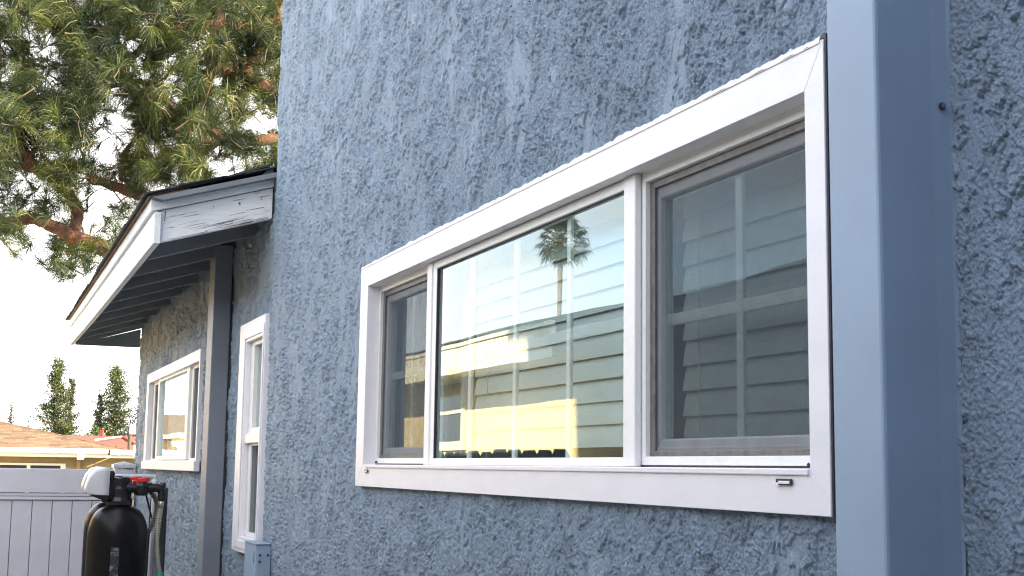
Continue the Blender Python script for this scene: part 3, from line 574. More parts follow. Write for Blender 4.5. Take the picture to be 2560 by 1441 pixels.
# pleated sheer behind the left sash
mb = MB(); n = 220; top_c = []; 
for i in range(n + 1):
    x = -3.66 + .60 * i / n; y = 1.112 + .010 * math.sin(i * .62) + .004 * math.sin(i * .23 + 1); top_c.append((x, y))
for i, (x, y) in enumerate(top_c): mb.v += [(x, y, .495), (x + .002*math.sin(i*.4), y + .003*math.sin(i*.9), .03)]
for i in range(n): mb.f.append((2*i, 2*i+1, 2*i+3, 2*i+2))
cu = mb.build('curtain', M['curtain'], None, smooth=True, label='grey pleated curtain behind the narrow left sash of the big window', category='curtain')
cu.modifiers.new('thickness', 'SOLIDIFY').thickness = .0012

# ---------------------------------------------------------------- low windows
w3 = empty('window', (-7.9, 1.02, -.04), house, label='white three-part window farthest left, under the eave')
frame4('casing', w3, M['vinyl'], -9.01, -6.772, .012, .573, .10, .030, .060, .006, 1.010, 1.08, .002)
MB().extrude([(-9.02,1.000,-.036),(-6.765,1.000,-.036),(-6.765,1.000,.016),(-9.02,1.000,.016)], (0,.03,0)).build('sill', M['vinyl'], w3, .003)
f = w3
W3Y = 1.028; kx = 1.028
frame4('sash', f, M['sash'], -8.32*kx, -7.05*kx, .022, .515, .055, .085, .016, .022, W3Y, 1.06, .002)
box('glass_pane', M['glass'], f, -8.50, -7.32, 1.046, 1.0462, .035, .505)
mb = MB(); 
for i in range(161):
    x = -8.55 + 1.32 * i / 160; y = 1.10 + .012 * math.sin(i * .55); mb.v += [(x, y, .53), (x, y, .02)]
for i in range(160): mb.f.append((2*i, 2*i+1, 2*i+3, 2*i+2))
M['curtain2'] = mat('cream_curtain', (.72, .70, .64), .9)
cu2 = mb.build('curtain', M['curtain2'], None, smooth=True, label='pale curtain drawn behind the middle pane of the far left window', category='curtain')
for a, b in ((-8.90, -8.555), (-7.247, -6.80)):
    g = w3
    frame4('track', g, M['sash'], a, b, .018, .515, .06, .02, .018, .012, 1.042, 1.075, .001)
    box('track_top', M['track'], g, a, b, 1.045, 1.07, .5151, .524)
    MB().add([(a+.03,1.050,.025),(b-.015,1.050,.025),(b-.015,1.050,.503),(a+.03,1.050,.503)], [(0,1,2,3)]).build('insect_screen', M['mesh'], g)
    box('glass_pane', M['glass'], g, a+.03, b-.015, 1.062, 1.0622, .026, .503)
room(-8.96, -6.82, .01, .54, 1.155, e=.40)
tw = empty('window', (-5.4, 1.02, -.345), house, label='tall narrow white window beside the main wall corner')
frame4('casing', tw, M['vinyl'], -5.655, -5.122, -.347, .580, .150, .022, .082, .062, 1.005, 1.09, .002)
frame4('casing_bead', tw, M['vinyl'], -5.655+.05, -5.122-.008, -.33, .545, .09, .012, .034, .03, 1.000, 1.0045, .0015)
s = tw
frame4('sash', s, M['sash'], -5.503, -5.146, .125, .497, .07, .014, .016, .022, 1.026, 1.06, .0015)
box('sash_gap', M['track'], s, -5.50, -5.147, 1.03, 1.06, .4972, .502)
box('glass_pane', M['glass'], s, -5.44, -5.155, 1.043, 1.0432, .14, .485)
box('meeting_rail', M['vinyl'], tw, -5.503, -5.145, 1.012, 1.07, .086, .1245, .002)
s2 = tw
frame4('sash', s2, M['sash'], -5.50, -5.146, -.284, .0855, .055, .012, .010, .018, 1.030, 1.06, .0015)
MB().add([(-5.45,1.036,-.268),(-5.155,1.036,-.268),(-5.155,1.036,.077),(-5.45,1.036,.077)], [(0,1,2,3)]).build('insect_screen', M['mesh'], s2)
box('glass_pane', M['glass'], s2, -5.45, -5.155, 1.050, 1.0502, -.268, .077)
room(-5.63, -5.17, -.29, .50, 1.155, .5, e=.20)

# ---------------------------------------------------------------- downspouts / conduit
def downspout(nm_label, xl, xr, yf, ywall, m, z0=GZ, z1=3.85, flange=.030):
    d = empty('downspout', ((xl+xr)/2, (yf+ywall)/2, z0), house, label=nm_label)
    box('duct', m, d, xl, xr, yf, ywall, z0, z1, .004)
    return d
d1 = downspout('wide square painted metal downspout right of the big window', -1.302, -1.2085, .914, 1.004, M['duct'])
# side flange folded against the stucco, slightly bowed, with its screw
n = 60; mb = MB()
for i in range(n + 1):
    z = GZ + (3.85 - GZ) * i / n; bow = .0015 * math.sin(z * 5.2) + (.004 if abs(z - .42) < .06 else 0)
    mb.v += [(-1.2110, .958, z), (-1.2090, .984, z), (-1.2066, 1.012, z), (-1.2048, 1.0165 + bow, z)]
for i in range(n):
    for k in range(3): a = 4*i + k; mb.f.append((a, a+1, a+5, a+4))
fl = mb.build('flange', M['duct'], d1); fl.modifiers.new('thickness', 'SOLIDIFY').thickness = .0008
for z in (.4175, -1.2, 2.2):
    MB().tube([(-1.2060,1.002,z),(-1.2030,1.002,z)], [.0044,.0040], 16).build('washer', M['gasket'], d1)
    MB().tube([(-1.2030,1.002,z),(-1.2005,1.002,z)], [.0031,.0026], 6).build('screw', M['screw'], d1)
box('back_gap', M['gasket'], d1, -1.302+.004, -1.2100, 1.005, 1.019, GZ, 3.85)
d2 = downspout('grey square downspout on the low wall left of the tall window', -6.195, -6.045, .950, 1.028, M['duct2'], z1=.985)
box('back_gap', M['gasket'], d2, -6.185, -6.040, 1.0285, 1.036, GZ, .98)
# electrical cover at the foot of the tall window
eb = empty('electrical_cover', (-5.0, .98, GZ), house, label='grey blue metal wiring cover below the tall window')
box('cover', M['duct'], eb, -5.105, -4.892, .957, 1.012, GZ, -.285, .003)
box('cover_door', M['duct'], eb, -4.893, -4.888, .962, 1.010, GZ, -.305, .001)
box('cover_cap', M['duct'], eb, -5.108, -4.886, .953, 1.012, -.2845, -.281, .001)
for y, z in ((.972,-.322),(1.0,-.322),(.972,-.345),(.988,-.40)):
    MB().tube([(-4.888,y,z),(-4.8855,y,z)], .0045, 10).build('screw', M['gasket'], eb)
box('latch', M['gasket'], eb, -4.92, -4.917, .9555, .957, -.35, -.31)
# ---------------------------------------------------------------- white fence and post
fe = empty('fence', (-9.62, -.5, GZ), label='white vinyl privacy fence behind the black water tanks', category='fence')
FX = -9.62
box('top_rail', M['fence'], fe, FX-.04, FX+.02, -1.95, .884, -.205, -.0445, .004)
box('rail_band', M['fence'], fe, FX-.035, FX+.014, -1.95, .884, -.2265, -.2085, .002)
box('rail_band', M['fence'], fe, FX-.035, FX+.014, -1.95, .884, -.2515, -.2305, .002)
box('backing', M['groove'], fe, FX-.034, FX-.013, -1.95, .884, GZ+.05, -.207)
y = .880
pk = MB().box(-.011, .011, -.1235, 0, GZ + .06 + .0, -.2560).mesh('board'); pk.materials.append(M['fence'])
while y > -1.9:
    o = link('board', pk, None, fe, .0035); o.location = (FX - .010, y, 0); o.matrix_parent_inverse = parent_world(fe).inverted(); y -= .1275
box('bottom_rail', M['fence'], fe, FX-.03, FX+.015, -1.95, .884, GZ+.02, GZ+.16, .003)
box('post', M['fence'], fe, FX-.065, FX+.065, .886, 1.016, GZ, -.022, .004)
MB().add([(FX-.075,.876,-.034),(FX+.075,.876,-.034),(FX+.075,1.026,-.034),(FX-.075,1.026,-.034),
          (FX-.075,.876,-.010),(FX+.075,.876,-.010),(FX+.075,1.026,-.010),(FX-.075,1.026,-.010),(FX,.951,.012)],
         [(0,3,2,1),(0,1,5,4),(1,2,6,5),(2,3,7,6),(3,0,4,7),(4,5,8),(5,6,8),(6,7,8),(7,4,8)]).build('post_cap', M['fence'], fe, .002)
mb = MB(); random.seed(2)
for k in range(9):
    y_ = random.uniform(.90, 1.0); mb.add([(FX+.0665,y_,-.036),(FX+.0665,y_+.012,-.036),(FX+.0665,y_+.008,-.037-random.uniform(.003,.016)),(FX+.0665,y_+.004,-.040)], [(0,1,2,3)])
mb.build('dirt_streak', M['crack'], fe)

# ---------------------------------------------------------------- water treatment tanks
def tank_unit(cx, cy, label, front):
    t = empty('water_tank', (cx, cy, GZ), label=label, category='water tank')
    r = .1165
    prof = [(r*.98, GZ+.02), (r, GZ+.1), (r, -.30)]
    for k in range(1, 15):
        a = math.pi/2 * k / 14; prof.append((.036 + (r - .036) * math.cos(a)**.85 if k < 14 else .036, -.30 + .130 * math.sin(a)**.95))
    prof += [(.044, -.169), (.044, -.150)]
    MB().lathe(cx, cy, prof, 64).build('tank_body', M['tank'], t, smooth=True)
    MB().lathe(cx, cy, [(r*1.0, GZ), (r*1.08, GZ+.005), (r*1.08, GZ+.07), (r*1.01, GZ+.09)], 48).build('foot', M['blackplastic'], t, .004)
    # valve body
    v = MB(); v.lathe(cx, cy, [(.050,-.168),(.052,-.150),(.046,-.135),(.046,-.100),(.040,-.095),(.040,-.060),(.030,-.056)], 24)
    v.build('valve_body', M['blackplastic'], t, .003)
    MB().box(cx-.035, cx+.035, cy-.070, cy+.030, -.128, -.062).build('valve_block', M['blackplastic'], t, .010)
    MB().box(cx-.040, cx+.040, cy-.048, cy-.028, -.145, -.030).build('valve_plate', M['blackplastic'], t, .008)
    MB().tube([(cx+.03,cy-.040,-.045),(cx+.055,cy-.040,-.045)], .014, 12).build('motor_cap', M['blackplastic'], t, .003)
    # cover: rounded lofted box on the passage side
    sec = []; n = 8
    for j, (yy, s_, zt, zb) in enumerate(((-.046,1.0,-.018,-.128),(-.075,1.0,-.0165,-.128),(-.100,.98,-.024,-.126),(-.120,.93,-.048,-.122),(-.131,.84,-.082,-.118),(-.135,.72,-.102,-.114))):
        hw = .062 * s_; rr = min(.016, (zt - zb) * .3); ring = []
        for (sx, sz, a0) in ((1,1,0),(-1,1,90),(-1,-1,180),(1,-1,270)):
            for k in range(n):
                a = R(a0 + 90 * k / (n - 1)); ccx = sx * (hw - rr); ccz = (zt - rr) if sz > 0 else (zb + .004)
                q = rr if sz > 0 else .004
                ring.append((cx + ccx + q * math.cos(a), cy + yy, ccz + q * math.sin(a)))
        sec.append(ring)
    mb = MB(); m_ = len(sec[0])
    for ring in sec: mb.v += ring
    for j in range(len(sec) - 1):
        for k in range(m_): mb.f.append((j*m_ + k, (j+1)*m_ + k, (j+1)*m_ + (k+1) % m_, j*m_ + (k+1) % m_))
    mb.f.append(tuple(range(m_))); mb.f.append(tuple((len(sec)-1)*m_ + k for k in range(m_ - 1, -1, -1)))
    mb.build('valve_cover', M['head'], t, smooth=True)
    MB().hexa([(cx-.05,cy-.105,-.132),(cx+.05,cy-.105,-.132),(cx+.045,cy-.045,-.155),(cx-.045,cy-.045,-.155)][::-1],
              [(cx-.056,cy-.120,-.127),(cx+.056,cy-.120,-.127),(cx+.056,cy-.045,-.127),(cx-.056,cy-.045,-.127)][::-1]).build('cover_base', M['blackplastic'], t, .004)
    # bypass towards the wall
    for sx in (-.028, .028):
        MB().tube([(cx+sx,cy+.02,-.098),(cx+sx,cy+.115,-.098)], .0155, 16).build('bypass_pipe', M['blackplastic'], t, smooth=False)
        MB().lathe(cx+sx, cy+.082, [(.018,-.128),(.024,-.124),(.026,-.110),(.026,-.088),(.021,-.080),(.021,-.074)], 20).build('bypass_body', M['blackplastic'], t, .002)
        MB().tube([(cx+sx,cy+.026,-.098),(cx+sx,cy+.040,-.098)], .023, 14).build('union_nut', M['blackplastic'], t)
        MB().tube([(cx+sx,cy+.108,-.098),(cx+sx,cy+.122,-.098)], .020, 14).build('union_nut', M['blackplastic'], t)
    kz = -.0735
    MB().lathe(cx+.028, cy+.088, [(.020,kz),(.0235,kz+.001),(.0235,kz+.012),(.021,kz+.015),(.004,kz+.016)], 18).build('red_knob', M['red'], t)
    MB().hexa([(cx-.052,cy+.050,kz-.006),(cx-.004,cy+.050,kz-.006),(cx-.004,cy+.074,kz-.006),(cx-.052,cy+.074,kz-.006)], [(cx-.052,cy+.050,kz+.005),(cx-.004,cy+.050,kz+.005),(cx-.004,cy+.074,kz+.005),(cx-.052,cy+.074,kz+.005)]).build('red_knob', M['red'], t, .002)
    return t
ta = tank_unit(-5.60, .543, 'black water softener tank nearest the camera with white head cover and red bypass knobs', True)
tb = tank_unit(-6.12, .568, 'second black water tank half hidden behind the nearer one', False)
# faded vertical print on the front of the near tank
mb = MB(); cx, cy, r = -5.60, .543, .1171
a0, a1 = math.atan2(-.30, 1), math.atan2(-.02, 1)
n = 10
for i in range(n + 1):
    a = a0 + (a1 - a0) * i / n; mb.v += [(cx + r*math.cos(a), cy + r*math.sin(a), -.98), (cx + r*math.cos(a), cy + r*math.sin(a), -.325)]
for i in range(n): mb.f.append((2*i, 2*i+2, 2*i+3, 2*i+1))
mb.build('faded_label', M['sticker'], ta, smooth=True)
# pipes and hoses between the tanks and the wall
def pipe(name, pts, rad, m, parent, seg=14, n=8, **k):
    return MB().tube(smooth_path(pts, n) if len(pts) > 2 else pts, rad, seg).build(name, m, parent, smooth=True, **k)
pl = empty('pipework', (-5.7, .8, GZ), label='elbows, braided hoses and grey pipes joining the water tanks to the wall', category='pipes')
def ribbed(name, pts, r_, m, pitch=.0095, amp=.0022):
    P = smooth_path(pts, 60); L_ = [0]
    for a, b in zip(P, P[1:]): L_.append(L_[-1] + (b - a).length)
    tot = L_[-1]; n = int(tot / pitch * 4); out = []; j = 0
    for i in range(n + 1):
        d = tot * i / n
        while j < len(L_) - 2 and L_[j+1] < d: j += 1
        t = (d - L_[j]) / max(1e-9, L_[j+1] - L_[j]); out.append(P[j].lerp(P[j+1], min(1, t)))
    rads = [r_ + amp * (1 if i % 4 in (0, 1) else -1) * .5 for i in range(n + 1)]
    return MB().tube(out, rads, 12).build(name, m, pl)
pipe('outlet_elbow', [(-5.572,.665,-.098),(-5.572,.690,-.098),(-5.572,.702,-.103),(-5.572,.7045,-.120),(-5.572,.7045,-.146)], .0165, M['blackplastic'], pl)
pipe('outlet_stub', [(-5.572,.7045,-.076),(-5.572,.7045,-.10)], .014, M['blackplastic'], pl)
pipe('hose_ferrule', [(-5.572,.7040,-.143),(-5.572,.7020,-.178)], .0115, M['hose'], pl)
ribbed('braided_hose', [(-5.572,.7020,-.176),(-5.572,.6935,-.25),(-5.572,.6925,-.32),(-5.572,.700,-.39),(-5.572,.7085,-.432)], .0105, M['hose'])
pipe('hose_tape', [(-5.572,.7085,-.430),(-5.572,.716,-.52)], .0145, M['teal'], pl)
ribbed('dark_hose', [(-5.628,.665,-.11),(-5.63,.690,-.15),(-5.63,.690,-.20),(-5.63,.672,-.26),(-5.63,.652,-.30),(-5.63,.646,-.40),(-5.63,.650,-.62)], .0100, M['hosedark'])
pipe('riser_pipe', [(-5.75,.700,GZ),(-5.75,.700,-.115)], .0145, M['greypipe'], pl)
pipe('riser_pipe', [(-6.35,.775,GZ),(-6.35,.775,-.09)], .020, M['greypipe'], pl)
pipe('black_pipe', [(-5.70,.725,GZ),(-5.70,.725,-.10)], .019, M['blackplastic'], pl)
pipe('cross_pipe', [(-6.20,.56,-.058),(-6.20,.735,-.058),(-6.20,.748,-.062),(-6.20,.750,-.075)], .0095, M['pvc'], pl)
pipe('drop_pipe', [(-6.20,.750,-.070),(-6.20,.750,-.098)], .013, M['pvc'], pl)
pipe('thin_tube', [(-5.70,.655,-.12),(-5.70,.675,-.19),(-5.70,.690,-.24)], .004, M['wire'], pl)
pipe('thin_tube', [(-5.9,.705,-.10),(-5.9,.700,-.28),(-5.9,.696,-.7)], .004, M['wire'], pl)

# ---------------------------------------------------------------- pine
pine = empty('pine_tree', (-16.6, 4.6, GZ), label='big long-needled pine hanging over the low roof at upper left', category='tree')
def limb(name, pts, r0_, r1_, wob=.03):
    P = smooth_path(pts, 6); n = len(P); random.seed(len(pts) * 7 + int(pts[0][1] * 100))
    Q = [p + Vector((random.uniform(-wob, wob), random.uniform(-wob, wob), random.uniform(-wob, wob))) * (0 if i in (0, n-1) else 1) * .5 for i, p in enumerate(P)]
    return MB().tube(Q, [r0_ + (r1_ - r0_) * i / (n - 1) for i in range(n)], 9).build(name, M['bark'], pine, smooth=True)
limb('trunk', [(-16.6,4.6,GZ),(-16.5,4.5,1.0),(-16.5,4.45,3.0),(-16.6,4.4,5.2),(-16.5,4.5,8.0)], .33, .12)
BR = [([(-16.5,4.45,3.9),(-15.5,3.4,4.1),(-15.2,2.96,4.25),(-15,2.63,4.47),(-15,2.49,4.49),(-15,2.29,4.47),(-14.9,2.17,4.56),(-14.9,2.23,4.85),(-15,2.29,5.19),(-15,2.33,5.7)], .12, .05),
 ([(-15,2.63,4.47),(-15.1,2.76,4.77),(-15.2,2.93,5.09),(-15.2,3.06,5.5)], .07, .05),
 ([(-16.5,4.5,2.2),(-15.6,3.4,2.6),(-15,2.61,2.77),(-15,2.07,2.84),(-15,1.72,2.9),(-15,1.42,2.95),(-15,1.03,3.05),(-15,.93,3.09)], .11, .04),
 ([(-16.5,4.5,1.2),(-15.6,3.2,1.7),(-15,1.76,2.0),(-14.8,1.33,2.15),(-14.8,1.07,2.3),(-14.8,.8,2.38),(-14.8,.53,2.51),(-14.8,.28,2.53),(-14.8,.09,2.49),(-14.7,-.3,2.6)], .13, .035),
 ([(-14.8,.84,2.38),(-14.9,.85,2.64),(-15,.8,2.81),(-15,.62,3.02),(-15,.45,3.09),(-15,.28,3.29),(-15,.1,3.63),(-15,-.1,4.0)], .065, .05),
 ([(-15,1.42,2.96),(-15,1.28,3.21),(-15,1.45,3.64),(-15,1.55,3.79),(-15,1.5,4.1)], .035, .015),
 ([(-15,2.22,3.54),(-15,2.12,3.76),(-15,2.13,4.08),(-15,2.2,4.42)], .07, .04),
 ([(-15,.5,3.75),(-15,.69,3.92),(-15,.86,3.96),(-15,1.06,4.07),(-15,1.31,4.19),(-15,1.7,4.2)], .015, .028),
 ([(-15,.45,3.09),(-15,.25,3.12),(-15,.05,3.14)], .03, .02),
 ([(-15,2.53,3.62),(-15,2.25,3.73),(-15,1.98,3.83),(-15,1.66,4.08)], .05, .025),
 ([(-16.5,4.45,3.6),(-15.3,3.4,3.8),(-15,2.75,3.66),(-15,2.39,3.65),(-15,2.22,3.54),(-15,1.9,3.2)], .08, .04),
 ([(-15,.21,4.44),(-15,.24,4.08),(-15,.29,3.69)], .010, .016),
 ([(-16.5,4.4,5.2),(-15.6,3.6,5.3),(-15,2.4,5.0),(-15,1.6,4.8),(-15,.8,4.75),(-15,.0,4.85)], .10, .03),
 ([(-15,1.6,4.8),(-15,1.3,4.45),(-15,1.0,4.35),(-15,.7,4.5)], .04, .02)]
for p, a, b in BR: limb('branch', p, a, b)
rng = np.random.RandomState(5)
tris_v = []; 
def needles(c, d, n, ln, spread, droop):
    """a brush of long needles at c around axis d"""
    d = d / np.linalg.norm(d); a = np.cross(d, [.3,.2,.93]); a /= np.linalg.norm(a); b = np.cross(d, a)
    th = rng.rand(n) * 2*np.pi; sp = spread * (.25 + .75*rng.rand(n)); l = ln * (.7 + .4*rng.rand(n))
    dirv = d[None]*np.cos(sp)[:,None] + (a[None]*np.cos(th)[:,None] + b[None]*np.sin(th)[:,None]) * np.sin(sp)[:,None]
    base = c[None] - d[None] * (rng.rand(n)*.10)[:,None]
    mid = base + dirv * (l*.55)[:,None]; dir2 = dirv + np.array([0,0,-droop]); dir2 /= np.linalg.norm(dir2, axis=1)[:,None]
    tip = mid + dir2 * (l*.5)[:,None]
    w_ = np.cross(dirv, rng.randn(n,3)); w_ /= np.linalg.norm(w_, axis=1)[:,None]; w_ *= .0023
    return np.stack([base - w_, base + w_, mid + w_*.9, mid - w_*.9, tip], 1)
allv = []; twigs = MB()
for (cx, cy, cz) in CLUMPS:
    c0 = np.array([cx, cy, cz])
    for k in range(9):
        c = c0 + rng.randn(3) * np.array([.25, .105, .10])
        d = rng.randn(3) * np.array([.8,.8,.6]) + np.array([0, -.25, -.15 + (.9 if rng.rand() < .3 else 0)])
        allv.append(needles(c, d, 58, .25, 1.1, .75))
        if k < 2:
            e = c - d/np.linalg.norm(d) * .25; twigs.tube([tuple(c), tuple((c+e)/2 + rng.randn(3)*.015), tuple(e)], [.005,.007,.009], 4, caps=False)
A = np.concatenate(allv); n = len(A); V = A.reshape(-1, 3)
base = np.arange(n)[:,None]*5
q = np.concatenate([base + np.array([0,1,2]), base + np.array([0,2,3]), base + np.array([3,2,4])], 0)
link('crown', np_mesh('crown', V, q), M['needle'], pine, kind='stuff')
twigs.build('twigs', M['pole'], pine, kind='stuff')
# young upright candles
cd = MB(); 
for (y_, z_) in ((.42,3.62),(.43,3.66),(.62,3.70),(.96,2.95),(.99,2.93),(1.62,3.6),(1.95,3.5),(2.4,3.9)):
    cd.tube([(-14.6,y_,z_),(-14.6,y_+.01,z_+.17)], [.014,.007], 6)
M['candle'] = mat('pine_candle', (.34, .17, .07), .8)
cd.build('new_shoots', M['candle'], pine)

# ---------------------------------------------------------------- far trees
def conifer(x, y, h, w, label, m, seed, base=GZ, lean=0, rag=1.0, leaf=.16, n=2600, group='evergreens beyond the roofs'):
    t = empty('conifer_tree', (x, y, base), label=label, category='tree', group=group)
    MB().tube([(x,y,base),(x+lean*.5,y,base+h*.5),(x+lean,y,base+h*.97)], [h*.022,h*.014,.02], 7).build('trunk', M['bark'], t, smooth=True)
    g = np.random.RandomState(seed); P = []; k = 0
    nb = int(70 + h*5); bl = MB()
    for i in range(nb):
        u = .12 + .88 * (i + g.rand()) / nb
        prof = (1 - u)**.80 * (.55 + .45*np.sin(min(1, u*2.6)*np.pi/2)); rr = w * (prof * (.35 + .95*g.rand()) + .05)
        a = g.rand()*2*np.pi; z = base + h*u
        tip = np.array([x + lean*u + rr*np.cos(a), y + rr*np.sin(a), z + .10*rr*g.randn() + rr*.12])
        st = np.array([x + lean*u, y, z - rr*.15]); bl.tube([tuple(st), tuple(tip)], [.05, .015], 4, caps=False)
        m_ = int(n / nb * (.4 + 1.1*prof + .2))
        s = g.rand(m_)**.6; c = st + (tip - st)*s[:,None] + g.randn(m_,3) * (w*.085*rag)*np.array([1,1,.9])
        P.append(c)
    P = np.concatenate(P); m_ = len(P)
    e1 = g.randn(m_,3); e1 /= np.linalg.norm(e1,axis=1)[:,None]; e2 = np.cross(e1, g.randn(m_,3)); e2 /= np.linalg.norm(e2,axis=1)[:,None]
    s = leaf*(.5 + .8*g.rand(m_))[:,None]
    V = np.stack([P - e1*s*.5, P + e2*s*.28, P + e1*s*.5, P - e2*s*.28], 1).reshape(-1,3)
    link('crown', np_mesh('crown', V, np.arange(m_*4).reshape(-1,4)), m, t, kind='stuff'); bl.build('branches', M['bark'], t)
    return t
conifer(-100, 5.05, 8.9, 2.3, 'tallest bushy evergreen at left behind the brown roof, lit on its right', M['conifer'], 1, n=13000)
conifer(-104, 6.25, 7.9, 1.35, 'slimmer darker evergreen touching the right side of the tallest one', M['conifer2'], 2, n=4800)
conifer(-100, 9.05, 8.6, 2.5, 'broad open evergreen with a visible trunk nearest the house wall', M['conifer'], 3, n=13000, rag=1.3)
conifer(-100, 8.0, 6.6, 1.3, 'shorter evergreen merging into the left flank of the broad one', M['conifer2'], 4, n=3600)
conifer(-100, 10.9, 6.9, 1.4, 'dark evergreen cut off by the house corner', M['conifer2'], 5, n=4000)
conifer(-120, 2.55, 6.4, .85, 'small lone dark spire tree at far left above the brown roof', M['conifer2'], 6, n=1200, leaf=.17)
conifer(-125, 4.15, 5.4, .45, 'tiny treetop peeping over the brown roof', M['conifer2'], 7, n=500, leaf=.17)
def bush(x, y, h, w, label, seed, m):
    t = empty('round_tree', (x, y, GZ), label=label, category='tree', group='low trees beyond the roofs')
    MB().tube([(x,y,GZ),(x,y,GZ+h*.6)], [.12,.05], 7).build('trunk', M['bark'], t)
    g = np.random.RandomState(seed); c = []
    for i in range(16):
        b = np.array([x,y,GZ+h*.7]) + g.randn(3)*np.array([w,w,h*.18])*.42; c.append(b + g.randn(130,3)*w*.17)
    P = np.concatenate(c); m_ = len(P); e1 = g.randn(m_,3); e1 /= np.linalg.norm(e1,axis=1)[:,None]; e2 = np.cross(e1, g.randn(m_,3)); e2 /= np.linalg.norm(e2,axis=1)[:,None]
    s = .17*(.6+.6*g.rand(m_))[:,None]
    V = np.stack([P - e1*s*.5, P + e2*s*.3, P + e1*s*.5, P - e2*s*.3], 1).reshape(-1,3)
    link('crown', np_mesh('crown', V, np.arange(m_*4).reshape(-1,4)), m, t, kind='stuff'); return t
bush(-95, 6.75, 4.3, .75, 'bright green low tree between the two evergreen groups', 8, M['hedge'])
bush(-95, 7.6, 4.6, .8, 'mid green low tree left of the broad evergreen', 9, M['hedge'])
bush(-98, 4.05, 4.6, .7, 'low bushy tree at the left foot of the tallest evergreen', 10, M['conifer'])
bush(-98, 9.9, 4.7, .9, 'low green tree behind the utility pole', 11, M['conifer2'])

# ---------------------------------------------------------------- brown-roofed neighbour
bh = empty('bungalow', (-33, 0, GZ-.6), label='beige bungalow with brown shingle roof and white gutter beyond the fence', category='house')
EX, EY, EZ = -30.0, 3.03, .262     # hip corner of the eaves
sl = .235; dz = 9
MB().hexa([(EX-8,-8,GZ-.6),(EX-.45,-8,GZ-.6),(EX-.45,6.5,GZ-.6),(EX-8,6.5,GZ-.6)], [(EX-8,-8,.12),(EX-.45,-8,.12),(EX-.45,6.5,.12),(EX-8,6.5,.12)]).build('wall', M['beige'], bh)
MB().add([(EX,EY,EZ),(EX,-9,EZ),(EX-4,-9,EZ+4*sl),(EX-4,EY-4,EZ+4*sl),(EX-8,EY-4,EZ),(EX-8,-9,EZ),(EX-8,EY,EZ)],
         [(0,3,2,1),(0,6,3),(2,3,6,5)]).build('roof', M['brownroof'], bh)
random.seed(21)
bm_ = []
for k in range(6):
    wv = (.16,.20,.24,.18,.28,.22)[k]; m_ = MB().hexa([(0,0,0),(0,wv,0),(-.16,wv,.0),(-.16,0,.0)][::-1], [(0,0,.012),(0,wv,.012),(-.16,wv,.008),(-.16,0,.008)][::-1]).mesh('shingle')
    m_.materials.append((M['brownroof'], M['brownroof_b'], M['brownroof_c'], M['brownroof_b'], M['brownroof'], M['brownroof'])[k]); bm_.append((m_, wv))
cnt = 0
for c in range(19):
    d = .005 + c * .142; y = EY - d - .02
    while y > max(-.1, .30 - 0*c) and cnt < 290:
        me, wv = random.choice(bm_); y -= wv
        o = link('shingle', me, None, bh); o.location = (EX - d, y, EZ + d * sl + .004); o.rotation_euler = (0, math.atan(sl), 0); o.matrix_parent_inverse = parent_world(bh).inverted(); cnt += 1; y -= .004
# hip caps
hc = MB().add([(0,0,.035),(.20,-.09,0),(.02,.11,0),(-.20,.20,.035),(.0,.11,0),(-.18,.31,0)], [(0,1,2)]).mesh('x')
for c in range(26):
    d = c * .13
    MB().hexa([(EX-d+.02,EY-d-.10,EZ+d*sl-.004),(EX-d-.10,EY-d+.02,EZ+d*sl-.004),(EX-d-.28,EY-d-.12,EZ+(d+.16)*sl),(EX-d-.12,EY-d-.28,EZ+(d+.16)*sl)][::-1],
              [(EX-d+.0,EY-d-.04,EZ+d*sl+.042),(EX-d-.04,EY-d+.0,EZ+d*sl+.042),(EX-d-.20,EY-d-.18,EZ+(d+.18)*sl+.022),(EX-d-.18,EY-d-.20,EZ+(d+.18)*sl+.022)][::-1]).build('hip_cap', M['brownroof_b'] if c % 3 else M['brownroof'], bh)
box('gutter', M['whitetrim'], bh, EX, EX+.11, -9, 2.62, .185, .290, .02)
box('fascia', M['whitetrim'], bh, EX-.03, EX+.0, -9, 2.62, .105, .186, .006)
box('gutter', M['whitetrim'], bh, EX, EX+.10, 2.66, 6.5, .165, .275, .02)
box('fascia', M['whitetrim'], bh, EX-.03, EX+.0, 2.62, 6.5, .100, .165, .006)
box('gutter_outlet', M['whitetrim'], bh, EX+.02, EX+.13, 1.99, 2.13, .06, .20, .01)
box('gutter_downpipe', M['beige'], bh, EX-.42, EX-.34, 2.02, 2.10, GZ-.5, .10, .01)
box('flat_roof', M['beige'], bh, EX-6, EX-.02, 3.05, 6.5, .13, .25)
bw = empty('window', (EX-.44, 1.0, -.4), bh)
box('frame', M['whitetrim'], bw, EX-.449, EX-.40, -.9, 1.80, -.075, -.030)
box('frame', M['whitetrim'], bw, EX-.449, EX-.40, 1.70, 1.80, -.90, -.076)
for yy in (1.02,): box('frame', M['whitetrim'], bw, EX-.449, EX-.41, yy, yy+.07, -.90, -.076)
box('glass_pane', M['darkglass'], bw, EX-.449, EX-.43, -.9, 1.70, -.9, -.0765)
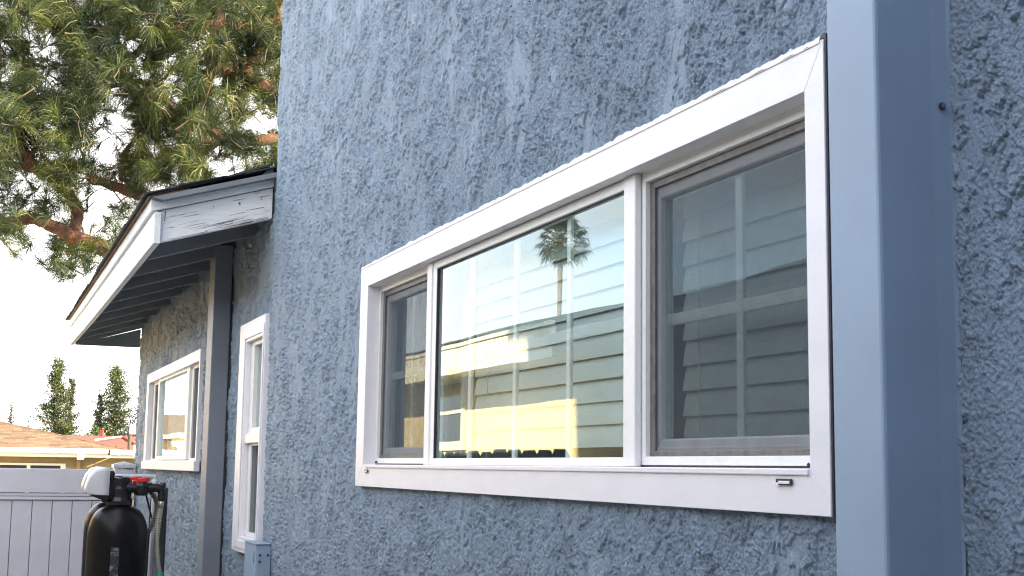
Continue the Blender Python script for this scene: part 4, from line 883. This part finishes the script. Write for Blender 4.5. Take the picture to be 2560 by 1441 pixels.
# red-roofed house farther off
rh = empty('bungalow', (-58, 6, GZ), label='distant house with low red shingle roof right of the brown roof', category='house')
X0 = -55
def rp(pts, name='roof', m='redroof'): return MB().add(pts, [tuple(range(len(pts)))]).build(name, M[m], rh)
rp([(X0,2.2,.40),(X0,7.5,.40),(X0-4.5,7.5,1.13),(X0-4.5,2.2,1.13)])
rp([(X0-4.5,2.2,1.13),(X0-4.5,7.5,1.13),(X0-9,7.5,.40),(X0-9,2.2,.40)])
rp([(X0+1.2,4.3,.62),(X0+1.2,6.1,.42),(X0-1.4,5.45,1.02)]); rp([(X0+1.2,4.3,.62),(X0-1.4,5.45,1.02),(X0-3.0,4.1,1.0)])
rp([(X0+1.2,6.1,.42),(X0-2,6.6,.80),(X0-1.4,5.45,1.02)])
MB().tube([(X0+1.25,4.2,.86),(X0-1.35,5.45,1.06)], .03, 6).build('ridge_cap', M['whitetrim'], rh)
MB().tube([(X0-1.35,5.45,1.05),(X0+1.2,6.15,.46)], .05, 6).build('ridge_cap', M['redroof'], rh)
MB().hexa([(X0-8.8,2.3,GZ),(X0-.3,2.3,GZ),(X0-.3,7.4,GZ),(X0-8.8,7.4,GZ)], [(X0-8.8,2.3,.40),(X0-.3,2.3,.40),(X0-.3,7.4,.40),(X0-8.8,7.4,.40)]).build('wall', M['beige'], rh)
MB().tube([(X0-4.4,4.9,1.1),(X0-4.4,4.9,1.36)], .075, 10).build('vent_pipe', M['red'], rh)
MB().tube([(-30.9,2.87,.1),(-30.9,2.87,.37)], .022, 10).build('vent_pipe', M['wire'], bh)
# utility pole with its white transformer can, and wires
up = empty('utility_pole', (-42, 4.28, GZ), label='dark utility pole with white canister in front of the red roof', category='pole')
MB().tube([(-42,4.28,GZ),(-42,4.28,1.12)], .055, 10).build('pole', M['pole'], up, smooth=True)
MB().lathe(-41.8, 4.33, [(.08,.86),(.095,.88),(.095,1.12),(.07,1.15)], 14).build('canister', M['pvc'], up)
MB().tube([(-41.8,4.42,.55),(-41.8,4.42,.18)], .05, 8).build('conduit', M['whitetrim'], up)
MB().tube([(-44,3.3,1.46),(-44,9,1.46)], .012, 5).build('cable', M['wire'], up)

# ---------------------------------------------------------------- house across the passage (seen in the glass)
oh = empty('opposite_house', (-4, -2.0, GZ), label='cream house across the passage, seen only as the reflection in the window glass', category='house')
box('wall', M['cream'], oh, -19.5, 9, -8.0, -2.0, GZ, .99)
box('eave_board', M['fascia2'], oh, -20, -8.19, -1.50, -1.46, .745, .955, .003)
box('eave_trim', M['fascia2'], oh, -20, -8.18, -1.485, -1.44, .957, .992, .002)
box('eave_board', M['fascia'], oh, -8.18, 9.2, -1.53, -1.502, .79, .88, .003)
MB().extrude([(-8.18,-1.50,.815),(-8.18,-1.40,.815),(-8.18,-1.385,.885),(-8.18,-1.50,.885)], (17.3,0,0)).build('gutter', M['whitetrim'], oh, .004)
mb = MB(); xs_ = np.arange(-8.3, 9.4, .3)
for i, x in enumerate(xs_):
    w_ = .018*math.sin(i*1.7) + .012*math.sin(i*.6)
    mb.v += [(x,-1.43,.885+.006*math.sin(i*2.3)), (x,-3.5,1.56 + w_ + (.05 if 9 < i < 15 else 0)), (x,-5.6,.9)]
for i in range(len(xs_)-1):
    for k in range(2): a_ = 3*i+k; mb.f.append((a_, a_+3, a_+4, a_+1))
mb.build('roof', M['shingle'], oh)
MB().hexa([(-20.1,-5.6,.96),(-8.3,-5.6,.96),(-8.3,-1.42,.994),(-20.1,-1.42,.994)], [(-18,-3.6,1.50),(-8.3,-3.6,1.50),(-8.3,-1.42,1.006),(-20.1,-1.42,1.006)]).build('roof', M['shingle'], oh)
box('soffit', M['cream'], oh, -20, 9.2, -2.0, -1.541, .80, .83)
ow = empty('window', (-11.9, -1.98, .2), oh)
frame4('frame', ow, M['whitetrim'], -12.6, -11.30, .16, .83, .07, .07, .06, .08, -2.005, -1.965, .002)
box('frame_bar', M['whitetrim'], ow, -12.53, -11.37, -1.995, -1.972, .49, .53)
box('glass_pane', M['darkglass'], ow, -12.53, -11.37, -2.004, -1.998, .24, .77)
gb = empty('garage', (-31, -5, GZ), label='pale low outbuilding reflected in the lower half of the far left window', category='garage')
box('wall', M['cream'], gb, -37, -25.5, -8, -2.0, GZ, .55)
box('flat_roof', M['whitetrim'], gb, -37.2, -25.3, -8.2, -1.85, .55, .64)
# dog-eared picket fence in front of it
pf = empty('picket_fence', (-8.5, -1.3, GZ), label='dark dog-eared picket fence reflected along the bottom of the middle pane', category='fence')
random.seed(9)
x = -9.30 ; W_ = .285
x = -8.0
for k in range(14):
    wv = .27 + random.uniform(-.012,.02); gap = random.choice((.004,.03,.006,.012)); t_ = .128 + random.uniform(-.012,.012) + (.01 if k == 0 else 0)
    x1 = x; x0 = x - wv; ear = .055
    MB().extrude([(x0,-1.52,GZ),(x1,-1.52,GZ),(x1,-1.52,t_-.045),(x1-ear,-1.52,t_),(x0+ear,-1.52,t_),(x0,-1.52,t_-.045)], (0,.02,0)).build('picket', M['picket'], pf)
    x = x0 - gap
box('rail', M['picket'], pf, x, -8.0, -1.56, -1.521, -.25, -.16)

# ---------------------------------------------------------------- palms
def fan_palm(x, y, h, r, label, seed):
    t = empty('palm_tree', (x, y, GZ), label=label, category='tree', group='tall fan palms reflected in the glass')
    g = np.random.RandomState(seed); base = np.array([x, y, GZ]); top = np.array([x + .3, y, GZ + h])
    MB().tube([(x,y,GZ),(x+.1,y,GZ+h*.5),(x+.3,y,GZ+h)], [.30,.22,.20], 12).build('trunk', M['palmbark'], t, smooth=True)
    fr = []; st = MB()
    for i in range(60):
        u = (i + .5) / 60; a = i * 2.39996; el = 1.25 - 2.05*u + g.randn()*.08
        d = np.array([math.cos(a)*math.cos(el), math.sin(a)*math.cos(el), math.sin(el)])
        L1 = r*.52*(.85+.3*g.rand()); c = top + d*L1 + np.array([0,0,-.10*r*(1-abs(d[2]))]) + np.array([0,0,-r*.12*u])
        st.tube([tuple(top + np.array([0,0,-r*.3*u])), tuple(c)], [.03, .02], 4, caps=False)
        sx = np.cross(d, [0,0,1.]); sx /= np.linalg.norm(sx) + 1e-9
        nrm = np.cross(sx, d)
        for k in range(22):
            ph = -1.35 + 2.7*k/21; e = d*math.cos(ph) + sx*math.sin(ph) + nrm*.1*g.randn()
            l = r*.50*(.8+.25*g.rand())*(.75+.25*math.cos(ph)); w_ = sx*math.cos(ph)*.035*r/2 - d*math.sin(ph)*.035*r/2
            mid = c + e*l*.6; tip = c + e*l*.85 + np.array([0,0,-.28*l*(.6+.8*g.rand())])
            fr.append([c, mid - w_, tip, mid + w_])
    A = np.array(fr); link('crown', np_mesh('crown', A.reshape(-1,3), np.arange(len(A)*4).reshape(-1,4)), M['palmleaf'], t, kind='stuff')
    st.build('leaf_stalks', M['palmbark'], t); return t
fan_palm(-91.3, -37.9, 19.0, 2.5, 'tall single fan palm reflected high in the middle pane of the big window', 3)
fan_palm(-316, -58, 12.2, 2.6, 'tiny distant palm reflected low in the tall narrow window', 4)
fan_palm(-330, -64, 13.0, 2.8, 'second tiny distant palm reflected at the left edge of the tall narrow window', 5)
for k, (x, y, h) in enumerate(((-280,-60,7.5),(-290,-56,6.5),(-275,-50,6.0),(-300,-68,7.0))):
    bush(x, y, h, 3.2, ('round tree reflected low in the tall narrow window, nearest', 'round tree reflected low in the tall narrow window, left', 'round tree reflected low in the tall narrow window, lowest', 'round tree reflected low in the tall narrow window, farthest')[k], 40+k, M['hedge'])
